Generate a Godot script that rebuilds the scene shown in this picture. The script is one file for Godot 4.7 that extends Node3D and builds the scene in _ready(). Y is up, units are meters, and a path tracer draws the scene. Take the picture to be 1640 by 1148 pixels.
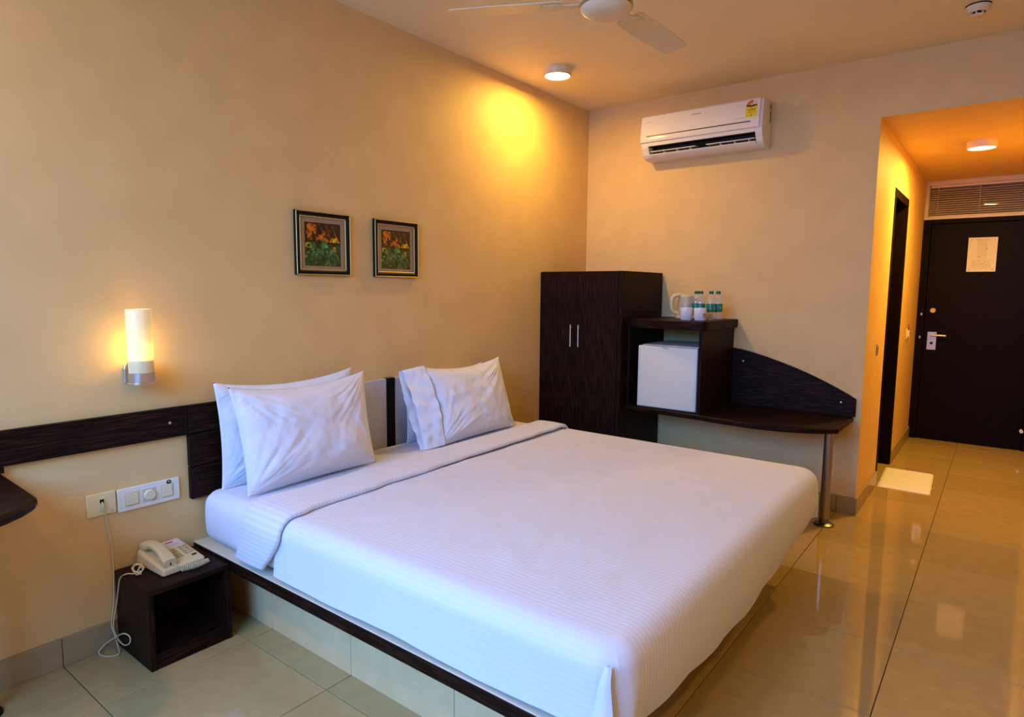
extends Node3D

# Axes: the headboard wall is the plane x = 0, the air conditioner wall is z = 0, the floor is y = 0.
const CEIL := 2.778
const HALL_X := 2.006
const HALL_Y := 2.4286
const HALL_Z := -2.777
const HALL_R := 2.93
const ROOM_X := 3.7
const ROOM_Z := 5.2

var M := {}
var used := {}
var noise := FastNoiseLite.new()

# ------------------------------------------------------------------ helpers
func lin(r: float, g: float, b: float) -> Color:
	return Color(r, g, b).linear_to_srgb()

func surf() -> SurfaceTool:
	var st := SurfaceTool.new()
	st.begin(Mesh.PRIMITIVE_TRIANGLES)
	st.set_smooth_group(-1)
	return st

func tri(st: SurfaceTool, a: Vector3, b: Vector3, c: Vector3, outward: Vector3) -> void:
	if (b - a).cross(c - a).dot(outward) < 0.0:
		var t := b
		b = c
		c = t
	st.add_vertex(a)
	st.add_vertex(c)
	st.add_vertex(b)

func face(st: SurfaceTool, p: Array, outward: Vector3) -> void:
	for i in range(1, p.size() - 1):
		tri(st, p[0], p[i], p[i + 1], outward)

func quad_uv(st: SurfaceTool, p: Array, outward: Vector3) -> void:
	var uv := [Vector2(0, 1), Vector2(1, 1), Vector2(1, 0), Vector2(0, 0)]
	var order := [0, 2, 1, 0, 3, 2]
	if (p[1] - p[0]).cross(p[2] - p[0]).dot(outward) < 0.0:
		order = [0, 1, 2, 0, 2, 3]
	for i in order:
		st.set_uv(uv[i])
		st.add_vertex(p[i])

func box(st: SurfaceTool, lo: Vector3, hi: Vector3, bev := 0.0) -> void:
	var c := (lo + hi) / 2.0
	var h := (hi - lo) / 2.0
	bev = minf(bev, minf(h.x, minf(h.y, h.z)) * 0.9)
	var at := func(s: Array, ax: int) -> Vector3:
		var v := Vector3.ZERO
		for k in 3:
			v[k] = s[k] * (h[k] if k == ax else h[k] - bev)
		return c + v
	for ax in 3:
		var u := (ax + 1) % 3
		var w := (ax + 2) % 3
		for s in [-1, 1]:
			var pts := []
			for q in [[-1, -1], [1, -1], [1, 1], [-1, 1]]:
				var sg := [0, 0, 0]
				sg[ax] = s
				sg[u] = q[0]
				sg[w] = q[1]
				pts.append(at.call(sg, ax))
			var o := Vector3.ZERO
			o[ax] = s
			face(st, pts, o)
	if bev <= 0.0:
		return
	for ax in 3:
		var u := (ax + 1) % 3
		var w := (ax + 2) % 3
		for su in [-1, 1]:
			for sw in [-1, 1]:
				var a := [0, 0, 0]
				a[u] = su
				a[w] = sw
				var b: Array = a.duplicate()
				a[ax] = -1
				b[ax] = 1
				var o := Vector3.ZERO
				o[u] = su
				o[w] = sw
				face(st, [at.call(a, u), at.call(b, u), at.call(b, w), at.call(a, w)], o)
	for sx in [-1, 1]:
		for sy in [-1, 1]:
			for sz in [-1, 1]:
				var s := [sx, sy, sz]
				face(st, [at.call(s, 0), at.call(s, 1), at.call(s, 2)], Vector3(sx, sy, sz))

# box with round edges, smooth
func rbox(st: SurfaceTool, lo: Vector3, hi: Vector3, r: float, n := 4, warp = null) -> void:
	st.set_smooth_group(0)
	var inner_lo := lo + Vector3.ONE * r
	var inner_hi := hi - Vector3.ONE * r
	var steps := []
	for ax in 3:
		var l := []
		for i in range(n, -1, -1):
			l.append(inner_lo[ax] - r * tan(PI / 4 * i / n))
		var mid := 6 if warp != null else 1
		for i in range(1, mid):
			l.append(lerpf(inner_lo[ax], inner_hi[ax], float(i) / mid))
		for i in range(0, n + 1):
			l.append(inner_hi[ax] + r * tan(PI / 4 * i / n))
		steps.append(l)
	for ax in 3:
		var u := (ax + 1) % 3
		var w := (ax + 2) % 3
		for s in [-1, 1]:
			var o := Vector3.ZERO
			o[ax] = s
			var g := []
			for a in steps[u]:
				var row := []
				for b in steps[w]:
					var p := Vector3.ZERO
					p[ax] = hi[ax] if s > 0 else lo[ax]
					p[u] = a
					p[w] = b
					var q := p.clamp(inner_lo, inner_hi)
					p = q + (p - q).normalized() * r
					if warp != null:
						p = warp.call(p)
					row.append(p)
				g.append(row)
			for i in g.size() - 1:
				for j in g[i].size() - 1:
					face(st, [g[i][j], g[i + 1][j], g[i + 1][j + 1], g[i][j + 1]], o)

# surface of revolution round y through at; profile of (radius, height) from the bottom up the outside
func lathe(st: SurfaceTool, at: Vector3, prof: Array, segs := 24, basis := Basis.IDENTITY) -> void:
	var group := 1
	for i in prof.size() - 1:
		var p: Vector2 = prof[i]
		var q: Vector2 = prof[i + 1]
		if i > 0:
			var before: Vector2 = (p - prof[i - 1]).normalized()
			if before.dot((q - p).normalized()) < 0.75:
				group += 1
		st.set_smooth_group(group)
		for k in segs:
			var a0 := TAU * k / segs
			var a1 := TAU * (k + 1) / segs
			var f := func(c: Vector2, a: float) -> Vector3: return at + basis * Vector3(c.x * cos(a), c.y, c.x * sin(a))
			var v := [f.call(p, a1), f.call(p, a0), f.call(q, a0), f.call(q, a1)]
			if p.x > 1e-6:
				st.add_vertex(v[0])
				st.add_vertex(v[2])
				st.add_vertex(v[1])
			if q.x > 1e-6:
				st.add_vertex(v[0])
				st.add_vertex(v[3])
				st.add_vertex(v[2])

func tube(st: SurfaceTool, pts: Array, r: float, segs := 6, closed_ends := true) -> void:
	st.set_smooth_group(0)
	var rings := []
	var side := Vector3.ZERO
	for i in pts.size():
		var d: Vector3 = (pts[mini(i + 1, pts.size() - 1)] - pts[maxi(i - 1, 0)]).normalized()
		if i == 0:
			side = d.cross(Vector3.UP if absf(d.y) < 0.9 else Vector3.RIGHT).normalized()
		else:
			side = (side - d * side.dot(d)).normalized()
		var up := side.cross(d)
		var ring := []
		for k in segs:
			var a := TAU * k / segs
			ring.append(pts[i] + (side * cos(a) + up * sin(a)) * r)
		rings.append(ring)
	for i in rings.size() - 1:
		for k in segs:
			var n := (k + 1) % segs
			var o: Vector3 = rings[i][k] + rings[i][n] - pts[i] * 2.0
			face(st, [rings[i][k], rings[i][n], rings[i + 1][n], rings[i + 1][k]], o)
	if closed_ends:
		st.set_smooth_group(-1)
		face(st, rings[0], pts[0] - pts[1])
		face(st, rings[-1], pts[-1] - pts[-2])

func smooth_path(pts: Array, n := 6) -> Array:
	var c := Curve3D.new()
	for i in pts.size():
		var t: Vector3 = (pts[mini(i + 1, pts.size() - 1)] - pts[maxi(i - 1, 0)]) / 6.0
		c.add_point(pts[i], -t, t)
	var out := []
	for i in (pts.size() - 1) * n + 1:
		out.append(c.sample(mini(i / n, pts.size() - 2), float(i - mini(i / n, pts.size() - 2) * n) / n))
	return out

# prism of a 2D outline between w0 and w1; place(u, v, w) gives the point; cham cuts the edges
func prism(st: SurfaceTool, outline: Array, w0: float, w1: float, place: Callable, cham := 0.0) -> void:
	var poly := PackedVector2Array(outline)
	if Geometry2D.is_polygon_clockwise(poly):
		poly.reverse()
	var n := poly.size()
	var inner := PackedVector2Array()
	for i in n:
		var a := (poly[i] - poly[(i + n - 1) % n]).normalized()
		var b := (poly[(i + 1) % n] - poly[i]).normalized()
		var na := Vector2(-a.y, a.x)
		var nb := Vector2(-b.y, b.x)
		var m := (na + nb).normalized()
		inner.append(poly[i] + m * cham / maxf(0.35, m.dot(na)))
	var idx := Geometry2D.triangulate_polygon(inner)
	var mid: float = (w0 + w1) / 2.0
	st.set_smooth_group(-1)
	for w in [w0, w1]:
		for t in range(0, idx.size(), 3):
			var a: Vector2 = inner[idx[t]]
			var b: Vector2 = inner[idx[t + 1]]
			var c: Vector2 = inner[idx[t + 2]]
			tri(st, place.call(a.x, a.y, w), place.call(b.x, b.y, w), place.call(c.x, c.y, w), place.call(a.x, a.y, w) - place.call(a.x, a.y, mid))
	for i in n:
		var p := poly[i]
		var q := poly[(i + 1) % n]
		var pi := inner[i]
		var qi := inner[(i + 1) % n]
		var d := (q - p).normalized()
		var o2 := Vector2(d.y, -d.x)
		var o: Vector3 = place.call(p.x + o2.x, p.y + o2.y, mid) - place.call(p.x, p.y, mid)
		face(st, [place.call(p.x, p.y, w0 + cham), place.call(q.x, q.y, w0 + cham), place.call(q.x, q.y, w1 - cham), place.call(p.x, p.y, w1 - cham)], o)
		if cham > 0.0:
			for e in [[w0, w0 + cham], [w1, w1 - cham]]:
				face(st, [place.call(pi.x, pi.y, e[0]), place.call(qi.x, qi.y, e[0]), place.call(q.x, q.y, e[1]), place.call(p.x, p.y, e[1])], o + place.call(p.x, p.y, e[0]) - place.call(p.x, p.y, mid))

# smooth sheet over a grid of points, facing along "outward" at its middle
func sheet(st: SurfaceTool, g: Array, uv: Array, flip := false) -> void:
	st.set_smooth_group(0)
	for i in g.size() - 1:
		for j in g[i].size() - 1:
			var k := [[i, j], [i + 1, j], [i + 1, j + 1], [i, j], [i + 1, j + 1], [i, j + 1]]
			if flip:
				k = [[i, j], [i + 1, j + 1], [i + 1, j], [i, j], [i, j + 1], [i + 1, j + 1]]
			for q in k:
				if uv.size():
					st.set_uv(uv[q[0]][q[1]])
				st.add_vertex(g[q[0]][q[1]])

func obj(called: String, st: SurfaceTool, m: Material, parent: Node = self) -> MeshInstance3D:
	st.index()
	st.generate_normals()
	var o := MeshInstance3D.new()
	o.mesh = st.commit()
	o.material_override = m
	o.mesh.surface_set_material(0, m)
	o.material_override = null
	o.name = numbered(called) if parent == self else called
	parent.add_child(o, true)
	return o

func numbered(called: String) -> String:
	used[called] = used.get(called, -1) + 1
	return called if used[called] == 0 else "%s_%03d" % [called, used[called]]

func tag(o: Node, label: String, category: String, group := "") -> Node:
	o.set_meta("label", label)
	o.set_meta("category", category)
	if group:
		o.set_meta("group", group)
	return o

func thing(called: String, label: String, category: String, at := Vector3.ZERO, group := "") -> Node3D:
	var o := Node3D.new()
	o.name = numbered(called)
	add_child(o)
	o.position = at
	tag(o, label, category, group)
	return o

func struct(called: String, st: SurfaceTool, m: Material, label: String, category: String, parent: Node = self) -> MeshInstance3D:
	var o := obj(called, st, m, parent)
	if parent == self:
		o.set_meta("kind", "structure")
		tag(o, label, category)
	return o

# ------------------------------------------------------------------ materials
func mat(color: Color, rough: float, metal := 0.0, spec := 0.5) -> StandardMaterial3D:
	var m := StandardMaterial3D.new()
	m.albedo_color = color
	m.roughness = rough
	m.metallic = metal
	m.metallic_specular = spec
	return m

func noise_image(size: int, freq: float, lo: Color, hi: Color, sd: int, octaves := 4) -> ImageTexture:
	var n := FastNoiseLite.new()
	n.seed = sd
	n.frequency = freq
	n.fractal_octaves = octaves
	var src := n.get_seamless_image(size, size)
	var im := Image.create(size, size, true, Image.FORMAT_RGB8)
	for y in size:
		for x in size:
			im.set_pixel(x, y, lo.lerp(hi, src.get_pixel(x, y).r))
	im.generate_mipmaps()
	return ImageTexture.create_from_image(im)

func tri_tex(m: StandardMaterial3D, tex: Texture2D, scale: Vector3, world := true) -> StandardMaterial3D:
	m.albedo_color = Color.WHITE
	m.albedo_texture = tex
	m.uv1_triplanar = true
	m.uv1_world_triplanar = world
	m.uv1_scale = scale
	m.uv1_triplanar_sharpness = 8.0
	return m

func wood(scale: Vector3, rough := 0.45) -> StandardMaterial3D:
	var m := tri_tex(mat(Color.WHITE, rough, 0.0, 0.2), M.wood_tex, scale)
	m.heightmap_enabled = true
	m.heightmap_texture = M.wood_tex
	m.heightmap_scale = 0.05
	return m

func make_materials() -> void:
	# streaky dark laminate: fine grain, drawn once and stretched along each board
	var n1 := FastNoiseLite.new()
	n1.seed = 5
	n1.frequency = 0.03
	n1.fractal_octaves = 5
	var src := n1.get_seamless_image(512, 512)
	var wi := Image.create(512, 512, true, Image.FORMAT_RGB8)
	var dark := lin(0.0085, 0.0030, 0.0018)
	var pale := lin(0.042, 0.015, 0.0075)
	for y in 512:
		for x in 512:
			var v := src.get_pixel(x, y).r
			v = pow(clampf((v - 0.25) * 1.7, 0.0, 1.0), 1.6)
			wi.set_pixel(x, y, dark.lerp(pale, v))
	wi.generate_mipmaps()
	M.wood_tex = ImageTexture.create_from_image(wi)
	M.wood_v = wood(Vector3(7.0, 0.35, 7.0))
	M.wood_x = wood(Vector3(0.35, 7.0, 7.0))
	M.wood_z = wood(Vector3(7.0, 7.0, 0.35))
	M.door_wood = tri_tex(mat(Color.WHITE, 0.5, 0.0, 0.18), noise_image(256, 0.03, lin(0.0045, 0.0016, 0.0014), lin(0.010, 0.0035, 0.0028), 6), Vector3(7.0, 0.35, 7.0))
	# paint
	var plaster := noise_image(512, 0.02, Color(0.45, 0.45, 0.45), Color(0.6, 0.6, 0.6), 11, 5)
	M.wall_paint = tri_tex(mat(Color.WHITE, 0.62), noise_image(512, 0.012, lin(0.725, 0.475, 0.182), lin(0.785, 0.525, 0.207), 21), Vector3.ONE * 0.6)
	M.wall_paint.heightmap_enabled = true
	M.wall_paint.heightmap_texture = plaster
	M.wall_paint.heightmap_scale = 0.12
	M.ceiling = tri_tex(mat(Color.WHITE, 0.7), noise_image(256, 0.012, lin(0.86, 0.71, 0.43), lin(0.90, 0.75, 0.47), 23), Vector3.ONE * 0.5)
	# vitrified tiles, four tones
	M.tile = []
	for k in 4:
		var t := 1.0 + 0.035 * (k - 1.5)
		var m := tri_tex(mat(Color.WHITE, 0.05, 0.0, 0.55), noise_image(256, 0.03, lin(0.415 * t, 0.282 * t, 0.108 * t), lin(0.465 * t, 0.322 * t, 0.128 * t), 40 + k), Vector3.ONE * 1.3)
		M.tile.append(m)
	M.skirt = tri_tex(mat(Color.WHITE, 0.3), noise_image(256, 0.03, lin(0.33, 0.25, 0.125), lin(0.39, 0.30, 0.155), 50), Vector3.ONE * 1.3)
	M.plinth = tri_tex(mat(Color.WHITE, 0.3), noise_image(256, 0.03, lin(0.71, 0.485, 0.225), lin(0.79, 0.55, 0.265), 51), Vector3.ONE * 1.3)
	M.grout = mat(lin(0.17, 0.12, 0.075), 0.9)
	# linen: satin stripe in two weaves, each 9 mm wide
	var si := Image.create(8, 64, true, Image.FORMAT_RGB8)
	for y in 64:
		var c := lin(0.73, 0.735, 0.77) if y < 32 else lin(0.665, 0.67, 0.705)
		for x in 8:
			si.set_pixel(x, y, c)
	si.generate_mipmaps()
	M.stripe = mat(Color.WHITE, 0.75)
	M.stripe.albedo_texture = ImageTexture.create_from_image(si)
	M.stripe.rim_enabled = true
	M.stripe.rim = 0.2
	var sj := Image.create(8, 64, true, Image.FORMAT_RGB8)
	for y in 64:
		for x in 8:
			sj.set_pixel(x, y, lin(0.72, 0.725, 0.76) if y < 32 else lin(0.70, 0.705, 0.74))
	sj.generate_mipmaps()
	M.stripe_daylit = M.stripe.duplicate()  # same cloth; stripe contrast lowered in the colour as if bright daylight bleached it
	M.stripe_daylit.albedo_texture = ImageTexture.create_from_image(sj)
	M.linen = mat(lin(0.73, 0.735, 0.77), 0.8)
	M.pillow = mat(lin(0.75, 0.755, 0.79), 0.8)
	M.towel = tri_tex(mat(Color.WHITE, 0.95), noise_image(256, 0.08, lin(0.74, 0.70, 0.64), lin(0.84, 0.81, 0.75), 61), Vector3.ONE * 5.0)
	# metals, plastics
	M.steel = mat(lin(0.36, 0.33, 0.29), 0.3, 1.0)
	M.satin_steel = mat(lin(0.64, 0.60, 0.53), 0.36, 1.0)
	M.dull_steel = mat(lin(0.18, 0.17, 0.16), 0.35, 1.0)
	M.gold = mat(lin(0.70, 0.50, 0.14), 0.45, 0.45)
	M.black = mat(lin(0.010, 0.007, 0.006), 0.4, 0.0, 0.25)
	M.white_plastic = mat(lin(0.82, 0.76, 0.60), 0.25)
	M.drum = mat(lin(0.80, 0.62, 0.38), 0.35)
	M.ac_white = mat(lin(0.80, 0.74, 0.66), 0.07)
	M.cream_plastic = mat(lin(0.78, 0.64, 0.31), 0.35)
	M.module_plastic = mat(lin(0.78, 0.68, 0.40), 0.35)
	M.phone = mat(lin(0.66, 0.52, 0.27), 0.38)
	M.phone_key = mat(lin(0.40, 0.28, 0.14), 0.45)
	M.cable = mat(lin(0.66, 0.55, 0.30), 0.5)
	M.fridge = mat(lin(0.76, 0.74, 0.62), 0.33)
	M.grey_panel = tri_tex(mat(Color.WHITE, 0.5), noise_image(256, 0.02, lin(0.50, 0.49, 0.50), lin(0.57, 0.56, 0.575), 71), Vector3(2.0, 0.4, 2.0))
	M.slab_top = mat(lin(0.66, 0.57, 0.42), 0.5)
	M.fan = mat(lin(0.80, 0.66, 0.43), 0.4)
	M.fan_ring = mat(lin(0.48, 0.35, 0.16), 0.3, 0.6)
	M.paper = mat(lin(0.80, 0.74, 0.62), 0.7)
	M.ceramic = mat(lin(0.82, 0.80, 0.80), 0.15)
	M.red = mat(lin(0.55, 0.06, 0.03), 0.4)
	M.teal = mat(lin(0.005, 0.20, 0.13), 0.35)
	M.green_cap = mat(lin(0.005, 0.13, 0.065), 0.4)
	M.clear = mat(Color(0.93, 0.97, 0.96, 0.14), 0.05)
	M.clear.transparency = BaseMaterial3D.TRANSPARENCY_ALPHA
	M.glass = mat(Color(0.95, 0.97, 1.0, 0.06), 0.02)
	M.glass.transparency = BaseMaterial3D.TRANSPARENCY_ALPHA
	M.blind = mat(lin(0.80, 0.66, 0.45), 0.45)
	M.painted_frame = mat(lin(0.72, 0.60, 0.42), 0.45)

func glow(color: Color, energy: float) -> StandardMaterial3D:
	var m := mat(Color(0.95, 0.93, 0.9), 0.5)
	m.emission_enabled = true
	m.emission = color
	m.emission_energy_multiplier = energy
	return m

# ------------------------------------------------------------------ setting
func make_shell() -> void:
	var st := surf()
	box(st, Vector3(-0.2, -0.2, -4.4), Vector3(ROOM_X + 0.2, -0.012, ROOM_Z + 0.2))
	var fl := struct("floor", st, M.grout, "glossy beige floor of large square tiles", "floor")
	# floor tiles, joints where the photograph has them
	var dx := 0.5095
	var dz := 0.518
	var ts := surf()
	box(ts, Vector3(-dx / 2 + 0.0016, -0.012, -dz / 2 + 0.0016), Vector3(dx / 2 - 0.0016, 0, dz / 2 - 0.0016), 0.0012)
	ts.generate_normals()
	var meshes := []
	for k in 4:
		var mm := ts.commit()
		mm.surface_set_material(0, M.tile[k])
		meshes.append(mm)
	var rng := RandomNumberGenerator.new()
	rng.seed = 4
	for i in range(-1, 8):
		for j in range(-7, 10):
			var x := 0.372 + dx * (i - 0.5)
			var z := 0.5575 + dz * (j + 0.5)
			if z < -0.1 and (x < 1.9 or x > 3.2):
				continue
			var t := MeshInstance3D.new()
			t.mesh = meshes[rng.randi_range(0, 3)]
			t.name = "tile"
			t.position = Vector3(x, 0, z)
			fl.add_child(t, true)
	# walls
	st = surf()
	box(st, Vector3(-0.2, -0.02, -0.2), Vector3(0, CEIL, ROOM_Z))
	struct("wall_left", st, M.wall_paint, "tan painted wall behind the headboard", "wall")
	st = surf()
	box(st, Vector3(0, -0.02, -0.15), Vector3(HALL_X, CEIL, 0))
	box(st, Vector3(HALL_X, HALL_Y, -0.15), Vector3(HALL_R, CEIL, 0))
	box(st, Vector3(HALL_R, -0.02, -0.15), Vector3(ROOM_X, CEIL, 0))
	struct("wall_back", st, M.wall_paint, "cream wall carrying the air conditioner, open to the entrance hall", "wall")
	st = surf()
	box(st, Vector3(ROOM_X, -0.02, -0.15), Vector3(ROOM_X + 0.2, CEIL, ROOM_Z))
	struct("wall_right", st, M.wall_paint, "plain cream wall across from the headboard", "wall")
	# wall with the daylight window
	st = surf()
	var wx0 := 0.35
	var wx1 := 2.45
	var wy0 := 0.7
	var wy1 := 2.5
	box(st, Vector3(-0.2, -0.02, ROOM_Z), Vector3(wx0, CEIL, ROOM_Z + 0.2))
	box(st, Vector3(wx1, -0.02, ROOM_Z), Vector3(ROOM_X + 0.2, CEIL, ROOM_Z + 0.2))
	box(st, Vector3(wx0, -0.02, ROOM_Z), Vector3(wx1, wy0, ROOM_Z + 0.2))
	box(st, Vector3(wx0, wy1, ROOM_Z), Vector3(wx1, CEIL, ROOM_Z + 0.2))
	struct("wall_front", st, M.wall_paint, "cream wall holding the wide daylight window", "wall")
	var win := Node3D.new()
	win.name = "window_1"
	add_child(win)
	tag(win, "wide window letting in blue daylight at the end of the room", "window")
	win.set_meta("kind", "structure")
	st = surf()
	var zf := ROOM_Z + 0.06
	for r in [[wx0, wy0, wx1, wy0 + 0.05], [wx0, wy1 - 0.05, wx1, wy1], [wx0, wy0, wx0 + 0.05, wy1], [wx1 - 0.05, wy0, wx1, wy1], [1.38, wy0, 1.42, wy1]]:
		box(st, Vector3(r[0], r[1], zf), Vector3(r[2], r[3], zf + 0.05), 0.004)
	obj("window_frame", st, M.white_plastic, win)
	for r in [[wx0 + 0.05, 1.38], [1.42, wx1 - 0.05]]:
		st = surf()
		box(st, Vector3(r[0], wy0 + 0.05, zf + 0.022), Vector3(r[1], wy1 - 0.05, zf + 0.027))
		obj("pane", st, M.glass, win)
	# ceiling of the room and of the hall
	st = surf()
	box(st, Vector3(-0.2, CEIL, -0.15), Vector3(ROOM_X + 0.2, CEIL + 0.15, ROOM_Z + 0.2))
	struct("ceiling", st, M.ceiling, "flat painted ceiling above the bed", "ceiling")
	st = surf()
	box(st, Vector3(1.85, HALL_Y, -4.4), Vector3(3.1, HALL_Y + 0.12, -0.15))
	struct("ceiling_hall", st, M.wall_paint, "lower ceiling over the entrance hall", "ceiling")
	# hall walls; the left one has the bathroom doorway
	st = surf()
	var bz0 := -1.535
	var bz1 := -0.785
	var by := 2.125
	box(st, Vector3(1.806, -0.02, bz1), Vector3(HALL_X, HALL_Y, -0.15))
	box(st, Vector3(1.806, -0.02, HALL_Z), Vector3(HALL_X, HALL_Y, bz0))
	box(st, Vector3(1.806, by, bz0), Vector3(HALL_X, HALL_Y, bz1))
	struct("wall_hall_left", st, M.wall_paint, "cream hall wall pierced by the bathroom doorway", "wall")
	st = surf()
	box(st, Vector3(HALL_R, -0.02, HALL_Z), Vector3(HALL_R + 0.17, HALL_Y, -0.15))
	struct("wall_hall_right", st, M.wall_paint, "cream hall wall across from the bathroom doorway", "wall")
	# corridor beyond the transom, so that no sky shows there
	st = surf()
	box(st, Vector3(1.806, -0.02, -4.4), Vector3(HALL_R + 0.17, HALL_Y, -4.25))
	box(st, Vector3(1.7, -0.02, -4.4), Vector3(1.806, HALL_Y, HALL_Z))
	box(st, Vector3(HALL_R + 0.17, -0.02, -4.4), Vector3(HALL_R + 0.27, HALL_Y, HALL_Z))
	struct("wall_corridor", st, M.wall_paint, "corridor wall seen dimly through the transom blind", "wall")
	# skirting tiles
	skirting("baseboard_left", "beige tile skirting under the headboard wall", Vector3(0, 0, 0.64), Vector3(0, 0, ROOM_Z), Vector3.RIGHT, 0.5575)
	skirting("baseboard_back", "beige tile skirting under the curved desk", Vector3(0.67, 0, 0), Vector3(HALL_X + 0.012, 0, 0), Vector3.BACK, 0.372)
	skirting("baseboard_hall", "beige tile skirting beside the hall corner", Vector3(HALL_X, 0, 0.0), Vector3(HALL_X, 0, bz1 + 0.0), Vector3.RIGHT, 0.5575)
	skirting("baseboard_entrance", "beige tile skirting between bathroom doorway and entrance door", Vector3(HALL_X, 0, bz0), Vector3(HALL_X, 0, HALL_Z + 0.0), Vector3.RIGHT, 0.5575)
	# bathroom door: dark frame with a closed dark leaf set back
	var d := Node3D.new()
	d.name = "door_2"
	add_child(d)
	tag(d, "dark bathroom door set back in its brown frame", "door")
	d.set_meta("kind", "structure")
	st = surf()
	box(st, Vector3(1.806, 0, bz0), Vector3(HALL_X + 0.006, by, bz0 + 0.045), 0.003)
	box(st, Vector3(1.806, 0, bz1 - 0.045), Vector3(HALL_X + 0.006, by, bz1), 0.003)
	box(st, Vector3(1.806, by - 0.06, bz0 + 0.045), Vector3(HALL_X + 0.006, by, bz1 - 0.045), 0.003)
	obj("frame", st, M.door_wood, d)
	st = surf()
	box(st, Vector3(1.815, 0.004, bz0 + 0.045), Vector3(1.85, by - 0.06, bz1 - 0.045), 0.002)
	obj("door_leaf", st, M.door_wood, d)

func skirting(called: String, label: String, a: Vector3, b: Vector3, out: Vector3, joint: float) -> void:
	var root := Node3D.new()
	root.name = called
	add_child(root)
	tag(root, label, "skirting")
	root.set_meta("kind", "structure")
	var ax := 0 if absf(a.x - b.x) > absf(a.z - b.z) else 2
	var lo: float = minf(a[ax], b[ax])
	var hi: float = maxf(a[ax], b[ax])
	var step := 0.5095 if ax == 0 else 0.518
	var at: float = joint + step * floorf((lo - joint) / step)
	while at < hi - 0.01:
		var p0 := maxf(at, lo) + 0.0012
		var p1 := minf(at + step, hi) - 0.0012
		at += step
		if p1 - p0 < 0.02:  # window side: washed-out copy of the stripe, same width
			continue
		var l := Vector3(a.x, 0, a.z)
		var h := l + out * 0.012
		l[ax] = p0
		h[ax] = p1
		h.y = 0.108
		var st := surf()
		box(st, l, h, 0.002)
		obj("tile", st, M.skirt, root)

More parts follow.
